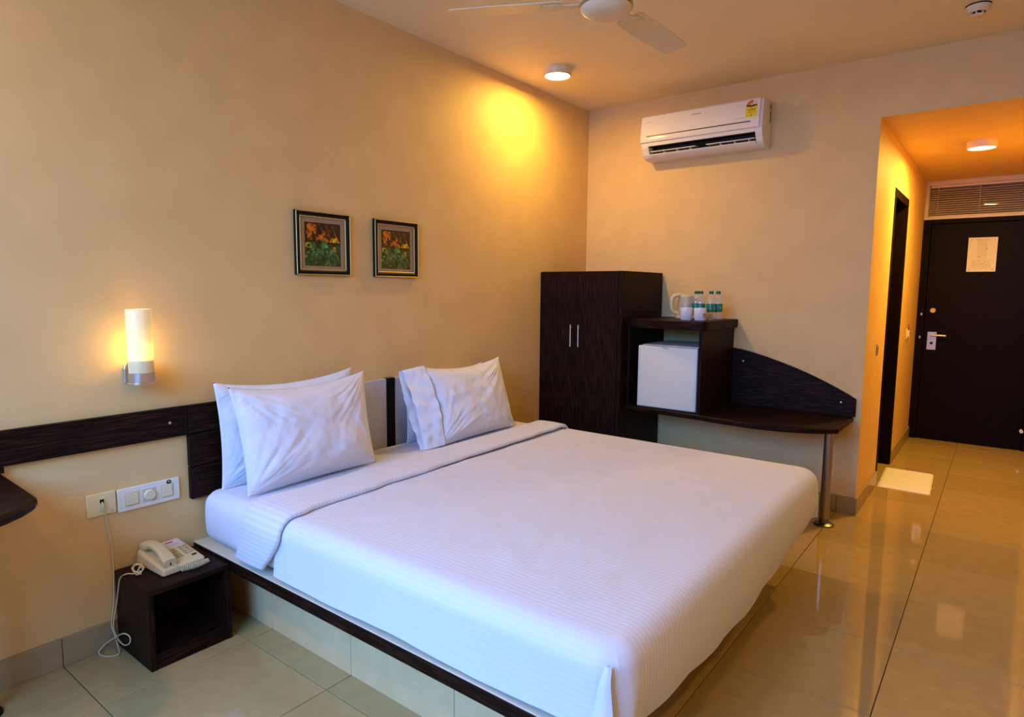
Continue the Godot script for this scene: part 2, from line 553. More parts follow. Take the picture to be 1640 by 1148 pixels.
# ------------------------------------------------------------------ entrance door
func make_entrance() -> void:
	var z := HALL_Z
	var d := Node3D.new()
	d.name = "door_1"
	add_child(d)
	tag(d, "dark brown entrance door with lever handle at the hall end", "door")
	d.set_meta("kind", "structure")
	var st := surf()
	box(st, Vector3(HALL_X, 0, z - 0.06), Vector3(HALL_X + 0.062, 2.075, z + 0.02), 0.003)
	box(st, Vector3(HALL_R - 0.062, 0, z - 0.06), Vector3(HALL_R, 2.075, z + 0.02), 0.003)
	box(st, Vector3(HALL_X + 0.062, 2.035, z - 0.06), Vector3(HALL_R - 0.062, 2.075, z + 0.02), 0.003)
	obj("frame", st, M.door_wood, d)
	st = surf()
	box(st, Vector3(HALL_X + 0.065, 0.006, z - 0.045), Vector3(HALL_R - 0.065, 2.032, z), 0.002)
	obj("door_leaf", st, M.door_wood, d)
	var hp := obj("lock_plate", plate(Vector3(2.102, 0.862, z), Vector3(2.176, 1.032, z + 0.007)), M.satin_steel, d)
	hp.set_meta("label", "steel lock plate")
	st = surf()
	lathe(st, Vector3(2.139, 0.925, z + 0.006), [Vector2(0.0, 0.003), Vector2(0.013, 0.003), Vector2(0.013, 0.0)], 14, Basis(Vector3.RIGHT, PI / 2))
	obj("keyhole", st, M.black, hp)
	st = surf()
	tube(st, [Vector3(2.139, 1.003, z + 0.004), Vector3(2.139, 1.003, z + 0.048)], 0.011, 12)
	tube(st, [Vector3(2.134, 1.003, z + 0.048), Vector3(2.18, 1.002, z + 0.05), Vector3(2.252, 0.999, z + 0.048)], 0.0105, 10)
	obj("lever", st, M.satin_steel, hp)
	st = surf()
	lathe(st, Vector3(2.131, 1.233, z), [Vector2(0.0, 0.006), Vector2(0.011, 0.006), Vector2(0.012, 0.011), Vector2(0.021, 0.011), Vector2(0.024, 0.004), Vector2(0.024, 0.0)], 20, Basis(Vector3.RIGHT, PI / 2))
	obj("deadbolt_rose", st, M.gold, d)
	for y in [1.197, 0.978]:
		st = surf()
		box(st, Vector3(2.036, y - 0.012, z + 0.02), Vector3(2.052, y + 0.012, z + 0.026), 0.002)
		obj("strike", st, M.satin_steel, d)
	# transom window above the door
	var w := Node3D.new()
	w.name = "window_2"
	add_child(w)
	tag(w, "cream framed transom window above the entrance door", "window")
	w.set_meta("kind", "structure")
	st = surf()
	box(st, Vector3(HALL_X, 2.075, z - 0.06), Vector3(HALL_R, 2.1, z + 0.03), 0.003)
	box(st, Vector3(HALL_X, 2.385, z - 0.06), Vector3(HALL_R, HALL_Y, z + 0.02), 0.003)
	box(st, Vector3(HALL_X, 2.1, z - 0.06), Vector3(HALL_X + 0.03, 2.385, z + 0.02), 0.003)
	box(st, Vector3(HALL_R - 0.03, 2.1, z - 0.06), Vector3(HALL_R, 2.385, z + 0.02), 0.003)
	obj("window_frame", st, M.painted_frame, w)
	st = surf()
	box(st, Vector3(HALL_X + 0.03, 2.1, z - 0.04), Vector3(HALL_R - 0.03, 2.385, z - 0.036))
	obj("pane", st, M.glass, w)
	# venetian blind
	var b := thing("venetian_blind", "cream slatted blind hanging in the transom above the door", "blind", Vector3((HALL_X + HALL_R) / 2, 2.1, z - 0.012))
	st = surf()
	box(st, Vector3(-0.425, 0.265, -0.012), Vector3(0.425, 0.285, 0.012), 0.002)
	obj("head_rail", st, M.blind, b)
	st = surf()
	box(st, Vector3(-0.425, 0.0, -0.01), Vector3(0.425, 0.012, 0.01), 0.002)
	obj("bottom_rail", st, M.blind, b)
	var sl := surf()
	sl.set_smooth_group(0)
	var prof := []
	for k in 4:
		var t := -0.0115 + 0.023 * k / 3.0
		prof.append(Vector2(t * 0.97, 0.0015 - 10.0 * t * t - t * 0.50))
	for k in 3:
		for s in [1, -1]:
			face(sl, [Vector3(-0.42, prof[k].y + s * 0.0003, prof[k].x), Vector3(0.42, prof[k].y + s * 0.0003, prof[k].x), Vector3(0.42, prof[k + 1].y + s * 0.0003, prof[k + 1].x), Vector3(-0.42, prof[k + 1].y + s * 0.0003, prof[k + 1].x)], Vector3.UP * s)
	sl.generate_normals()
	var sm := sl.commit()
	sm.surface_set_material(0, M.blind)
	for k in 12:
		var o := MeshInstance3D.new()
		o.mesh = sm
		o.name = "slat"
		o.position.y = 0.026 + 0.0195 * k
		b.add_child(o, true)
	for x in [-0.365, -0.05, 0.27]:
		st = surf()
		tube(st, [Vector3(x, 0.006, 0.0125), Vector3(x, 0.27, 0.0125)], 0.0022, 5)
		obj("ladder_cord", st, M.blind, b)
	# notice on the door
	var n := thing("door_notice", "printed paper notice pinned to the dark entrance door", "notice", Vector3(2.468, 1.745, z + 0.003))
	st = surf()
	quad_uv(st, [Vector3(-0.1065, -0.153, 0.0016), Vector3(0.1065, -0.153, 0.0016), Vector3(0.1065, 0.153, 0.0016), Vector3(-0.1065, 0.153, 0.0016)], Vector3.BACK)
	var pm := mat(Color.WHITE, 0.7)
	pm.albedo_texture = notice_print()
	obj("print", st, pm, n)
	st = surf()
	box(st, Vector3(-0.1065, -0.153, -0.003), Vector3(0.1065, 0.153, 0.001), 0.0005)
	obj("board", st, M.paper, n)
	for q in [[-0.085, 0.133], [0.085, 0.133], [-0.085, -0.133], [0.085, -0.133]]:
		st = surf()
		lathe(st, Vector3(q[0], q[1], 0.0014), [Vector2(0.0045, 0.0), Vector2(0.004, 0.002), Vector2(0.0, 0.003)], 10, Basis(Vector3.RIGHT, PI / 2))
		obj("screw", st, M.dull_steel, n)
	# door stop
	st = surf()
	lathe(st, Vector3(2.862, 0.18, z), [Vector2(0.0, 0.05), Vector2(0.012, 0.05), Vector2(0.014, 0.044), Vector2(0.008, 0.04), Vector2(0.008, 0.008), Vector2(0.016, 0.0)], 14, Basis(Vector3.RIGHT, PI / 2))
	tag(obj("door_stop", st, M.paper), "small pale door stop low on the entrance door", "door stop")
	# things on the left hall wall
	var s := thing("wall_switch", "small oval switch plate on the hall corner wall", "switch", Vector3(HALL_X, 1.016, -0.45))
	obj("plate", plate(Vector3(0, -0.04, -0.028), Vector3(0.006, 0.04, 0.028), 0.003), mat(lin(0.50, 0.38, 0.22), 0.4), s)
	st = surf()
	box(st, Vector3(0.006, -0.022, -0.011), Vector3(0.010, 0.022, 0.011), 0.002)
	obj("rocker", st, mat(lin(0.42, 0.30, 0.17), 0.4), s)
	var k := thing("key_card_holder", "key card switch with a hanging tag beside the entrance door", "switch", Vector3(HALL_X, 1.045, -2.06))
	obj("plate", plate(Vector3(0, -0.045, -0.045), Vector3(0.009, 0.045, 0.045), 0.003), M.cream_plastic, k)
	st = surf()
	box(st, Vector3(0.009, -0.028, -0.03), Vector3(0.02, 0.03, 0.03), 0.004)
	obj("card_slot", st, M.white_plastic, k)
	st = surf()
	box(st, Vector3(0.012, 0.025, -0.022), Vector3(0.015, 0.075, 0.02), 0.001)
	obj("key_card", st, mat(lin(0.20, 0.09, 0.03), 0.4), k)
	st = surf()
	box(st, Vector3(0.02, -0.062, -0.008), Vector3(0.026, -0.022, 0.016), 0.003)
	obj("key_tag", st, mat(lin(0.45, 0.30, 0.2), 0.4), k)

func plate(lo: Vector3, hi: Vector3, bev := 0.002) -> SurfaceTool:
	var st := surf()
	box(st, lo, hi, bev)
	return st

func notice_print() -> ImageTexture:
	var im := Image.create(214, 306, true, Image.FORMAT_RGB8)
	im.fill(lin(0.80, 0.74, 0.60))
	var ink := lin(0.36, 0.30, 0.22)
	var rng := RandomNumberGenerator.new()
	rng.seed = 3
	im.fill_rect(Rect2i(55, 20, 96, 4), ink)
	# a floor plan: two columns of rooms
	for k in 13:
		for c in 2:
			var r := Rect2i(72 + 36 * c, 34 + 12 * k, 30, 10)
			im.fill_rect(Rect2i(r.position.x, r.position.y, 30, 1), ink)
			im.fill_rect(Rect2i(r.position.x, r.position.y + 9, 30, 1), ink)
			im.fill_rect(Rect2i(r.position.x, r.position.y, 1, 10), ink)
			im.fill_rect(Rect2i(r.position.x + 29, r.position.y, 1, 10), ink)
	im.fill_rect(Rect2i(134, 98, 9, 9), lin(0.22, 0.18, 0.12))
	im.fill_rect(Rect2i(82, 168, 9, 8), lin(0.22, 0.18, 0.12))
	for k in 14:
		var y := 200 + 6 * k
		var x := 34
		while x < 170:
			var w := rng.randi_range(5, 16)
			if rng.randf() < 0.75:
				im.fill_rect(Rect2i(x, y, w, 2), ink)
			x += w + 4
	im.generate_mipmaps()
	return ImageTexture.create_from_image(im)

# ------------------------------------------------------------------ ceiling lamps and the rest overhead
func ceiling_lamp(at: Vector3, label: String, energy: float) -> void:
	var t := thing("ceiling_lamp", label, "lamp", at, "round ceiling lamps")
	var st := surf()
	lathe(st, Vector3.ZERO, [Vector2(0.078, -0.042), Vector2(0.084, -0.046), Vector2(0.087, -0.042), Vector2(0.087, 0.0)], 32)
	obj("housing", st, M.drum, t)
	st = surf()
	lathe(st, Vector3.ZERO, [Vector2(0.0, -0.046), Vector2(0.06, -0.045), Vector2(0.078, -0.042)], 32)
	obj("diffuser", st, glow(lin(1.0, 0.82, 0.5), 5.0), t)
	var l := AreaLight3D.new()
	l.area_size = Vector2(0.115, 0.115)
	l.light_color = WARM
	l.light_energy = energy
	l.shadow_enabled = true
	l.set("area_range", 12.0)
	l.rotation.x = -PI / 2
	l.position.y = -0.049
	l.name = "lamp_light"
	t.add_child(l)

func make_overhead() -> void:
	ceiling_lamp(Vector3(0.33, CEIL, 0.94), "round glowing ceiling lamp beside the wardrobe corner", LAMP)
	ceiling_lamp(Vector3(0.33, CEIL, 4.7), "round glowing ceiling lamp above the rounded writing shelf", LAMP)
	ceiling_lamp(Vector3(3.3, CEIL, 3.4), "round glowing ceiling lamp across the room from the bed", SIDE_LAMP)
	ceiling_lamp(Vector3(2.462, HALL_Y, -1.1), "round glowing ceiling lamp in the entrance hall", HALL_LAMP)
	# fan
	var f := thing("ceiling_fan", "cream three-bladed ceiling fan above the bed", "fan", Vector3(1.40, 2.43, 2.21))
	var st := surf()
	lathe(st, Vector3.ZERO, [Vector2(0.0, -0.006), Vector2(0.05, -0.005), Vector2(0.075, 0.0), Vector2(0.092, 0.012), Vector2(0.096, 0.02)], 36)
	obj("hub_cover", st, M.fan, f)
	st = surf()
	lathe(st, Vector3.ZERO, [Vector2(0.096, 0.02), Vector2(0.101, 0.022), Vector2(0.101, 0.03), Vector2(0.096, 0.032)], 36)
	obj("trim_ring", st, M.fan_ring, f)
	st = surf()
	lathe(st, Vector3.ZERO, [Vector2(0.096, 0.032), Vector2(0.1, 0.05), Vector2(0.092, 0.085), Vector2(0.06, 0.105), Vector2(0.03, 0.11), Vector2(0.0, 0.11)], 36)
	obj("motor", st, M.fan, f)
	st = surf()
	tube(st, [Vector3(0, 0.1, 0), Vector3(0, 0.32, 0)], 0.012, 12)
	obj("down_rod", st, M.fan, f)
	st = surf()
	lathe(st, Vector3(0, 0.26, 0), [Vector2(0.015, 0.0), Vector2(0.05, 0.03), Vector2(0.06, 0.087)], 24)
	obj("canopy", st, M.fan, f)
	for k in 3:
		var a := deg_to_rad([152.5, 272.0, 32.0][k])
		st = surf()
		# blade along +x, tilted round its length
		var outline := [Vector2(0.165, -0.052), Vector2(0.19, -0.06), Vector2(0.40, -0.062), Vector2(0.585, -0.055), Vector2(0.60, -0.045), Vector2(0.603, 0.045), Vector2(0.588, 0.055), Vector2(0.40, 0.062), Vector2(0.19, 0.06), Vector2(0.165, 0.052)]
		var tilt := -0.14
		prism(st, outline, -0.002, 0.002, func(u: float, v: float, w: float) -> Vector3: return Vector3(u, 0.04 + w * cos(tilt) - v * sin(tilt), v * cos(tilt)), 0.0006)
		var bl := obj("blade", st, M.fan, f)
		bl.rotation.y = -a
		st = surf()
		prism(st, [Vector2(0.08, -0.02), Vector2(0.15, -0.02), Vector2(0.185, -0.04), Vector2(0.235, -0.035), Vector2(0.25, 0.0), Vector2(0.235, 0.035), Vector2(0.185, 0.04), Vector2(0.15, 0.02), Vector2(0.08, 0.02)], -0.006, -0.0025, func(u: float, v: float, w: float) -> Vector3: return Vector3(u, 0.04 + w * cos(tilt) - v * sin(tilt), v * cos(tilt)), 0.0008)
		for q in [Vector2(0.195, -0.022), Vector2(0.195, 0.022), Vector2(0.23, 0.0)]:
			lathe(st, Vector3(q.x, 0.033 - q.y * sin(tilt), q.y), [Vector2(0.0, -0.003), Vector2(0.005, -0.002), Vector2(0.006, 0.003)], 8)
		obj("bracket", st, M.fan, bl)
	# smoke detector
	var s := thing("smoke_detector", "small round smoke detector on the ceiling", "detector", Vector3(2.46, CEIL, 0.485))
	st = surf()
	lathe(st, Vector3.ZERO, [Vector2(0.05, -0.008), Vector2(0.053, 0.0)], 28)
	obj("base_ring", st, M.black, s)
	st = surf()
	lathe(st, Vector3.ZERO, [Vector2(0.032, -0.034), Vector2(0.043, -0.03), Vector2(0.052, -0.018), Vector2(0.052, -0.006)], 28)
	obj("housing", st, M.fan, s)
	st = surf()
	lathe(st, Vector3.ZERO, [Vector2(0.0, -0.05), Vector2(0.022, -0.05), Vector2(0.028, -0.046), Vector2(0.028, -0.043), Vector2(0.0, -0.043)], 24)
	obj("sensor_cap", st, M.fan, s)
	st = surf()
	lathe(st, Vector3.ZERO, [Vector2(0.022, -0.043), Vector2(0.022, -0.033)], 20)
	obj("sensor_gap", st, M.black, s)
	for k in 6:
		var a := TAU * (k + 0.3) / 6
		st = surf()
		box(st, Vector3(0.022, -0.044, -0.003), Vector3(0.03, -0.032, 0.003))
		var rib := obj("rib", st, M.fan, s)
		rib.rotation.y = a

# ------------------------------------------------------------------ air conditioner
func make_ac() -> void:
	var x0 := 0.545
	var x1 := 1.378
	var t := thing("air_conditioner", "white split air conditioner mounted high on the cream wall", "air conditioner", Vector3((x0 + x1) / 2, 2.32, 0))
	var h: float = (x1 - x0) / 2
	var along := func(u: float, v: float, w: float) -> Vector3: return Vector3(w, v, u)   # outline in (z, y), swept along x
	var full := [Vector2(0, 0), Vector2(0.10, 0.002), Vector2(0.135, 0.012), Vector2(0.155, 0.03), Vector2(0.183, 0.075), Vector2(0.19, 0.108), Vector2(0.186, 0.2), Vector2(0.17, 0.28), Vector2(0.155, 0.294), Vector2(0, 0.297)]
	var hollow := [Vector2(0, 0), Vector2(0.10, 0.002), Vector2(0.135, 0.012), Vector2(0.15, 0.022), Vector2(0.10, 0.045), Vector2(0.11, 0.09), Vector2(0.185, 0.085), Vector2(0.19, 0.108), Vector2(0.186, 0.2), Vector2(0.17, 0.28), Vector2(0.155, 0.294), Vector2(0, 0.297)]
	var st := surf()
	prism(st, full, -h, -h + 0.055, along, 0.004)
	prism(st, full, h - 0.045, h, along, 0.004)
	prism(st, hollow, -h + 0.053, h - 0.043, along)
	obj("body", st, M.ac_white, t)
	# hinged front panel with a dark line
	st = surf()
	prism(st, [Vector2(0.19, 0.106), Vector2(0.202, 0.112), Vector2(0.203, 0.13), Vector2(0.197, 0.21), Vector2(0.181, 0.284), Vector2(0.174, 0.292), Vector2(0.165, 0.29), Vector2(0.184, 0.2)], -h, h - 0.018, along, 0.002)
	var fp := obj("front_panel", st, M.ac_white, t)
	st = surf()
	box(st, Vector3(-h + 0.045, 0.146, 0.199), Vector3(h - 0.072, 0.1525, 0.2035), 0.0006)
	obj("groove_strip", st, mat(lin(0.05, 0.008, 0.006), 0.4), fp)
	# dark outlet with louvres
	st = surf()
	prism(st, [Vector2(0.101, 0.047), Vector2(0.111, 0.088), Vector2(0.114, 0.088), Vector2(0.105, 0.045)], -h + 0.056, h - 0.046, along)
	prism(st, [Vector2(0.112, 0.0885), Vector2(0.181, 0.0845), Vector2(0.181, 0.081), Vector2(0.113, 0.0845)], -h + 0.056, h - 0.046, along)
	obj("outlet", st, M.black, t)
	var mid := 0.03
	for part in [[-h + 0.066, mid - 0.055], [mid + 0.02, h - 0.05]]:
		st = surf()
		prism(st, [Vector2(0.118, 0.056), Vector2(0.171, 0.052), Vector2(0.173, 0.047), Vector2(0.118, 0.051)], part[0], part[1], along, 0.0008)
		var fl := obj("louvre", st, M.ac_white, t)
		var n := 3
		for k in n:
			st = surf()
			var x := lerpf(part[0], part[1], (k + 1.0) / (n + 0.4))
			prism(st, [Vector2(0.12, 0.03), Vector2(0.153, 0.027), Vector2(0.168, 0.048), Vector2(0.12, 0.052)], x - 0.002, x + 0.002, along)
			obj("vane", st, M.ac_white, fl)
	st = surf()
	prism(st, [Vector2(0.125, 0.02), Vector2(0.16, 0.034), Vector2(0.162, 0.03), Vector2(0.15, 0.02)], -h + 0.06, h - 0.046, along)
	obj("outlet_lip", st, M.ac_white, t)
	# energy label
	st = surf()
	var x := h - 0.105
	var bend := [[0.176, 0.2012], [0.21, 0.1982], [0.284, 0.1823]]
	for k in 2:
		var q := [Vector3(x, bend[k][0], bend[k][1]), Vector3(x + 0.071, bend[k][0], bend[k][1]), Vector3(x + 0.071, bend[k + 1][0], bend[k + 1][1]), Vector3(x, bend[k + 1][0], bend[k + 1][1])]
		var v0: float = 1.0 - (bend[k][0] - 0.176) / 0.108
		var v1: float = 1.0 - (bend[k + 1][0] - 0.176) / 0.108
		var uvs := [Vector2(0, v0), Vector2(1, v0), Vector2(1, v1), Vector2(0, v1)]
		for i in [0, 2, 1, 0, 3, 2]:
			st.set_uv(uvs[i])
			st.add_vertex(q[i])
	var sm := mat(Color.WHITE, 0.4)
	sm.albedo_texture = energy_print()
	sm.transparency = BaseMaterial3D.TRANSPARENCY_ALPHA_SCISSOR
	obj("energy_label", st, sm, t).set_meta("label", "yellow energy label with a red dial")
	# faint lettering, too blurred to read, and the small print by the label
	st = surf()
	for k in 6:
		var lx := -0.05 + 0.0118 * k
		box(st, Vector3(lx, 0.248, 0.188), Vector3(lx + 0.003, 0.258, 0.1905))
		box(st, Vector3(lx + 0.003, 0.2485 + 0.004 * (k % 2), 0.188), Vector3(lx + 0.008, 0.251 + 0.004 * (k % 2), 0.1903))
	for k in 5:
		var lx := h - 0.18 + 0.0135 * k
		box(st, Vector3(lx, 0.175, 0.199), Vector3(lx + 0.01, 0.178, 0.2008))
	for k in 4:
		var lx := -h + 0.035 + 0.013 * k
		box(st, Vector3(lx, 0.244, 0.188), Vector3(lx + 0.009, 0.247, 0.1918))
	obj("lettering", st, mat(lin(0.42, 0.36, 0.28), 0.4), t).set_meta("kind", "stuff")
	# rating plate on the end cap
	st = surf()
	box(st, Vector3(h, 0.245, 0.018), Vector3(h + 0.0008, 0.275, 0.045))
	box(st, Vector3(h, 0.165, 0.022), Vector3(h + 0.0008, 0.235, 0.042))
	obj("rating_label", st, mat(lin(0.10, 0.085, 0.07), 0.5), t)

func energy_print() -> ImageTexture:
	var w := 96
	var hh := 150
	var im := Image.create(w, hh, true, Image.FORMAT_RGBA8)
	im.fill(Color(0, 0, 0, 0))
	for y in hh:
		for x in w:
			var dx := (x - 47.5) / 47.0
			var dy := (y - 56.0) / 54.0
			var r := sqrt(dx * dx + dy * dy)
			if y < 56:
				if r > 1.0:
					continue
				var a := atan2(-dy, dx)
				var c := lin(0.72, 0.62, 0.5)
				if r > 0.55 and a > 1.35:
					c = lin(0.55, 0.04, 0.02)
					if fposmod(a, 0.42) < 0.14:
						c = lin(0.75, 0.35, 0.2)
				elif r <= 0.55 and a > 0.9:
					c = lin(0.82, 0.42, 0.03)
				if y > 44 - 10 * absf(dx) * 0.0 - 14.0 * (1.0 - absf(dx)) * 0.0 and y > 34 + 16 * (1.0 - absf(dx)):
					c = lin(0.02, 0.006, 0.012)
				im.set_pixel(x, y, c)
			else:
				var c := lin(0.83, 0.62, 0.02)
				if y < 62 and absf(dx) < 0.75 - (y - 56) * 0.08:
					c = lin(0.02, 0.006, 0.012)
				if absf(dx) < 0.08 and y < 76:
					c = lin(0.25, 0.2, 0.12)
				if y > 82 and y < 92 and absf(dx) < 0.68 and (x / 4) % 4 != 0:
					c = lin(0.10, 0.12, 0.03)
				if y > 98 and y < 120 and (y / 4) % 2 == 0 and absf(dx) < 0.6:
					c = lin(0.50, 0.33, 0.03)
				if y > 126 and y < 142 and absf(dx) < 0.1:
					c = lin(0.18, 0.13, 0.02)
				im.set_pixel(x, y, c)
	return ImageTexture.create_from_image(im)

# ------------------------------------------------------------------ furniture along the back wall
func make_wardrobe() -> void:
	var t := thing("wardrobe", "dark wood two-door wardrobe standing in the corner", "wardrobe")
	var w := 0.663
	var dp := 0.631
	var h := 1.527
	var st := surf()
	box(st, Vector3(0.002, 0.0, 0.016), Vector3(w, h, dp - 0.02), 0.0015)
	obj("body", st, M.wood_v, t)
	for k in 2:
		var x0 := 0.004 + k * 0.312
		var x1 := x0 + 0.309 + k * 0.006
		st = surf()
		box(st, Vector3(x0, 0.07, dp - 0.02), Vector3(x1, h - 0.003, dp), 0.0015)
		var dr := obj("door", st, M.wood_v, t)
		var hx := 0.281 if k == 0 else 0.344
		st = surf()
		tube(st, [Vector3(hx, 1.005, dp + 0.026), Vector3(hx, 1.158, dp + 0.026)], 0.0055, 10)
		for y in [1.025, 1.138]:
			tube(st, [Vector3(hx, y, dp - 0.001), Vector3(hx, y, dp + 0.026)], 0.004, 8)
		obj("handle", st, M.satin_steel, dr).set_meta("label", "brushed steel bar handle")
	st = surf()
	box(st, Vector3(0.634, 0.0, dp - 0.02), Vector3(w, h, dp), 0.0015)
	obj("stile", st, M.wood_v, t)
	st = surf()
	box(st, Vector3(0.01, 0.0, dp - 0.05), Vector3(0.634, 0.066, dp - 0.028), 0.001)
	obj("toe_board", st, M.wood_v, t)

func desk_front(x: float) -> float:
	var k := [[0.66, 0.56], [0.95, 0.575], [1.2, 0.595], [1.4, 0.625], [1.55, 0.632], [1.7, 0.607], [1.85, 0.545], [1.93, 0.485], [1.965, 0.45]]
	for i in k.size() - 1:
		if x <= k[i + 1][0]:
			var f: float = (x - k[i][0]) / (k[i + 1][0] - k[i][0])
			f = clampf(f, 0.0, 1.0)
			return lerpf(k[i][1], k[i + 1][1], f)
	return 0.45

func make_desk() -> void:
	var t := thing("wing_desk", "dark wood wall desk with curved front and steel pole leg", "desk")
	var top := 0.625
	var o := [Vector2(0.665, 0.015), Vector2(1.968, 0.015)]
	for i in 27:
		var x := 1.966 - 1.3 * i / 26.0
		o.append(Vector2(x, desk_front(x)))
	var st := surf()
	prism(st, o, top - 0.032, top, func(u: float, v: float, w: float) -> Vector3: return Vector3(u, w, v), 0.006)
	obj("desk_top", st, M.wood_x, t)
	# back panel with a falling curve
	var k := [[1.203, 1.012], [1.26, 1.004], [1.314, 0.993], [1.42, 0.966], [1.519, 0.936], [1.62, 0.902], [1.715, 0.865], [1.80, 0.828], [1.865, 0.797], [1.93, 0.764], [1.977, 0.736]]
	o = [Vector2(1.977, top + 0.0), Vector2(1.203, top + 0.0)]
	for q in k:
		o.append(Vector2(q[0], q[1]))
	st = surf()
	prism(st, o, 0.001, 0.022, func(u: float, v: float, w: float) -> Vector3: return Vector3(u, v, w), 0.002)
	obj("back_panel", st, M.wood_x, t)
	for q in [[1.276, 0.925], [1.894, 0.71]]:
		st = surf()
		lathe(st, Vector3(q[0], q[1], 0.022), [Vector2(0.006, 0.0), Vector2(0.005, 0.002), Vector2(0.0, 0.003)], 10, Basis(Vector3.RIGHT, PI / 2))
		obj("screw", st, M.satin_steel, t)
	st = surf()
	tube(st, [Vector3(1.893, 0.01, 0.31), Vector3(1.893, top - 0.032, 0.31)], 0.027, 20)
	var pole := obj("pole_leg", st, M.steel, t)
	st = surf()
	lathe(st, Vector3(1.893, 0, 0.31), [Vector2(0.058, 0.0), Vector2(0.056, 0.008), Vector2(0.045, 0.014), Vector2(0.029, 0.018), Vector2(0.0275, 0.04)], 28)
	obj("foot", st, M.dull_steel, pole)
	# open cabinet for the refrigerator
	var c := thing("shelf_cabinet", "dark wood open cabinet around the small refrigerator", "cabinet")
	st = surf()
	box(st, Vector3(1.178, top, 0.003), Vector3(1.2, 1.153, 0.585), 0.0015)
	obj("side_panel", st, M.wood_v, c)
	st = surf()
	o = [Vector2(0.665, 0.003), Vector2(1.222, 0.003), Vector2(1.222, 0.53), Vector2(1.217, 0.565), Vector2(1.2, 0.59), Vector2(1.17, 0.603), Vector2(1.12, 0.606), Vector2(0.95, 0.592), Vector2(0.665, 0.555)]
	prism(st, o, 1.153, 1.209, func(u: float, v: float, w: float) -> Vector3: return Vector3(u, w, v), 0.003)
	obj("top_board", st, M.wood_x, c)
	st = surf()
	box(st, Vector3(0.665, top, 0.003), Vector3(0.683, 1.153, 0.54), 0.0015)
	obj("side_panel", st, M.wood_v, c)
	# power cable hanging behind the fridge
	st = surf()
	tube(st, smooth_path([Vector3(1.1, 1.15, 0.03), Vector3(1.105, 1.08, 0.035), Vector3(1.095, 1.0, 0.03), Vector3(1.1, 0.9, 0.03)]), 0.005, 6)
	tag(obj("power_cable", st, M.black), "black power cable hanging behind the small refrigerator", "cable")
	# refrigerator
	var r := thing("mini_refrigerator", "small white refrigerator standing in the dark cabinet", "refrigerator", Vector3(0.955, top, 0.3))
	st = surf()
	rbox(st, Vector3(-0.2, 0.006, -0.24), Vector3(0.2, 0.418, 0.205), 0.008, 2)
	obj("body", st, M.fridge, r)
	st = surf()
	rbox(st, Vector3(-0.205, 0.004, 0.21), Vector3(0.205, 0.412, 0.25), 0.008, 3)
	var dr := obj("door", st, M.fridge, r)
	st = surf()
	# raised frame line on the door face
	for q in [[-0.19, 0.02, 0.19, 0.022], [-0.19, 0.388, 0.19, 0.390], [-0.19, 0.022, -0.188, 0.388], [0.188, 0.022, 0.19, 0.388]]:
		box(st, Vector3(q[0], q[1], 0.249), Vector3(q[2], q[3], 0.2515))
	obj("door_bead", st, M.fridge, dr)
	st = surf()
	box(st, Vector3(-0.03, 0.399, 0.2495), Vector3(0.01, 0.404, 0.2505))
	obj("badge", st, mat(lin(0.35, 0.35, 0.34), 0.3, 0.7), dr)
	for x in [-0.16, 0.16]:
		for z in [-0.2, 0.18]:
			st = surf()
			lathe(st, Vector3(x, 0, z), [Vector2(0.014, 0.0), Vector2(0.014, 0.012)], 10)
			obj("foot", st, M.black, r)

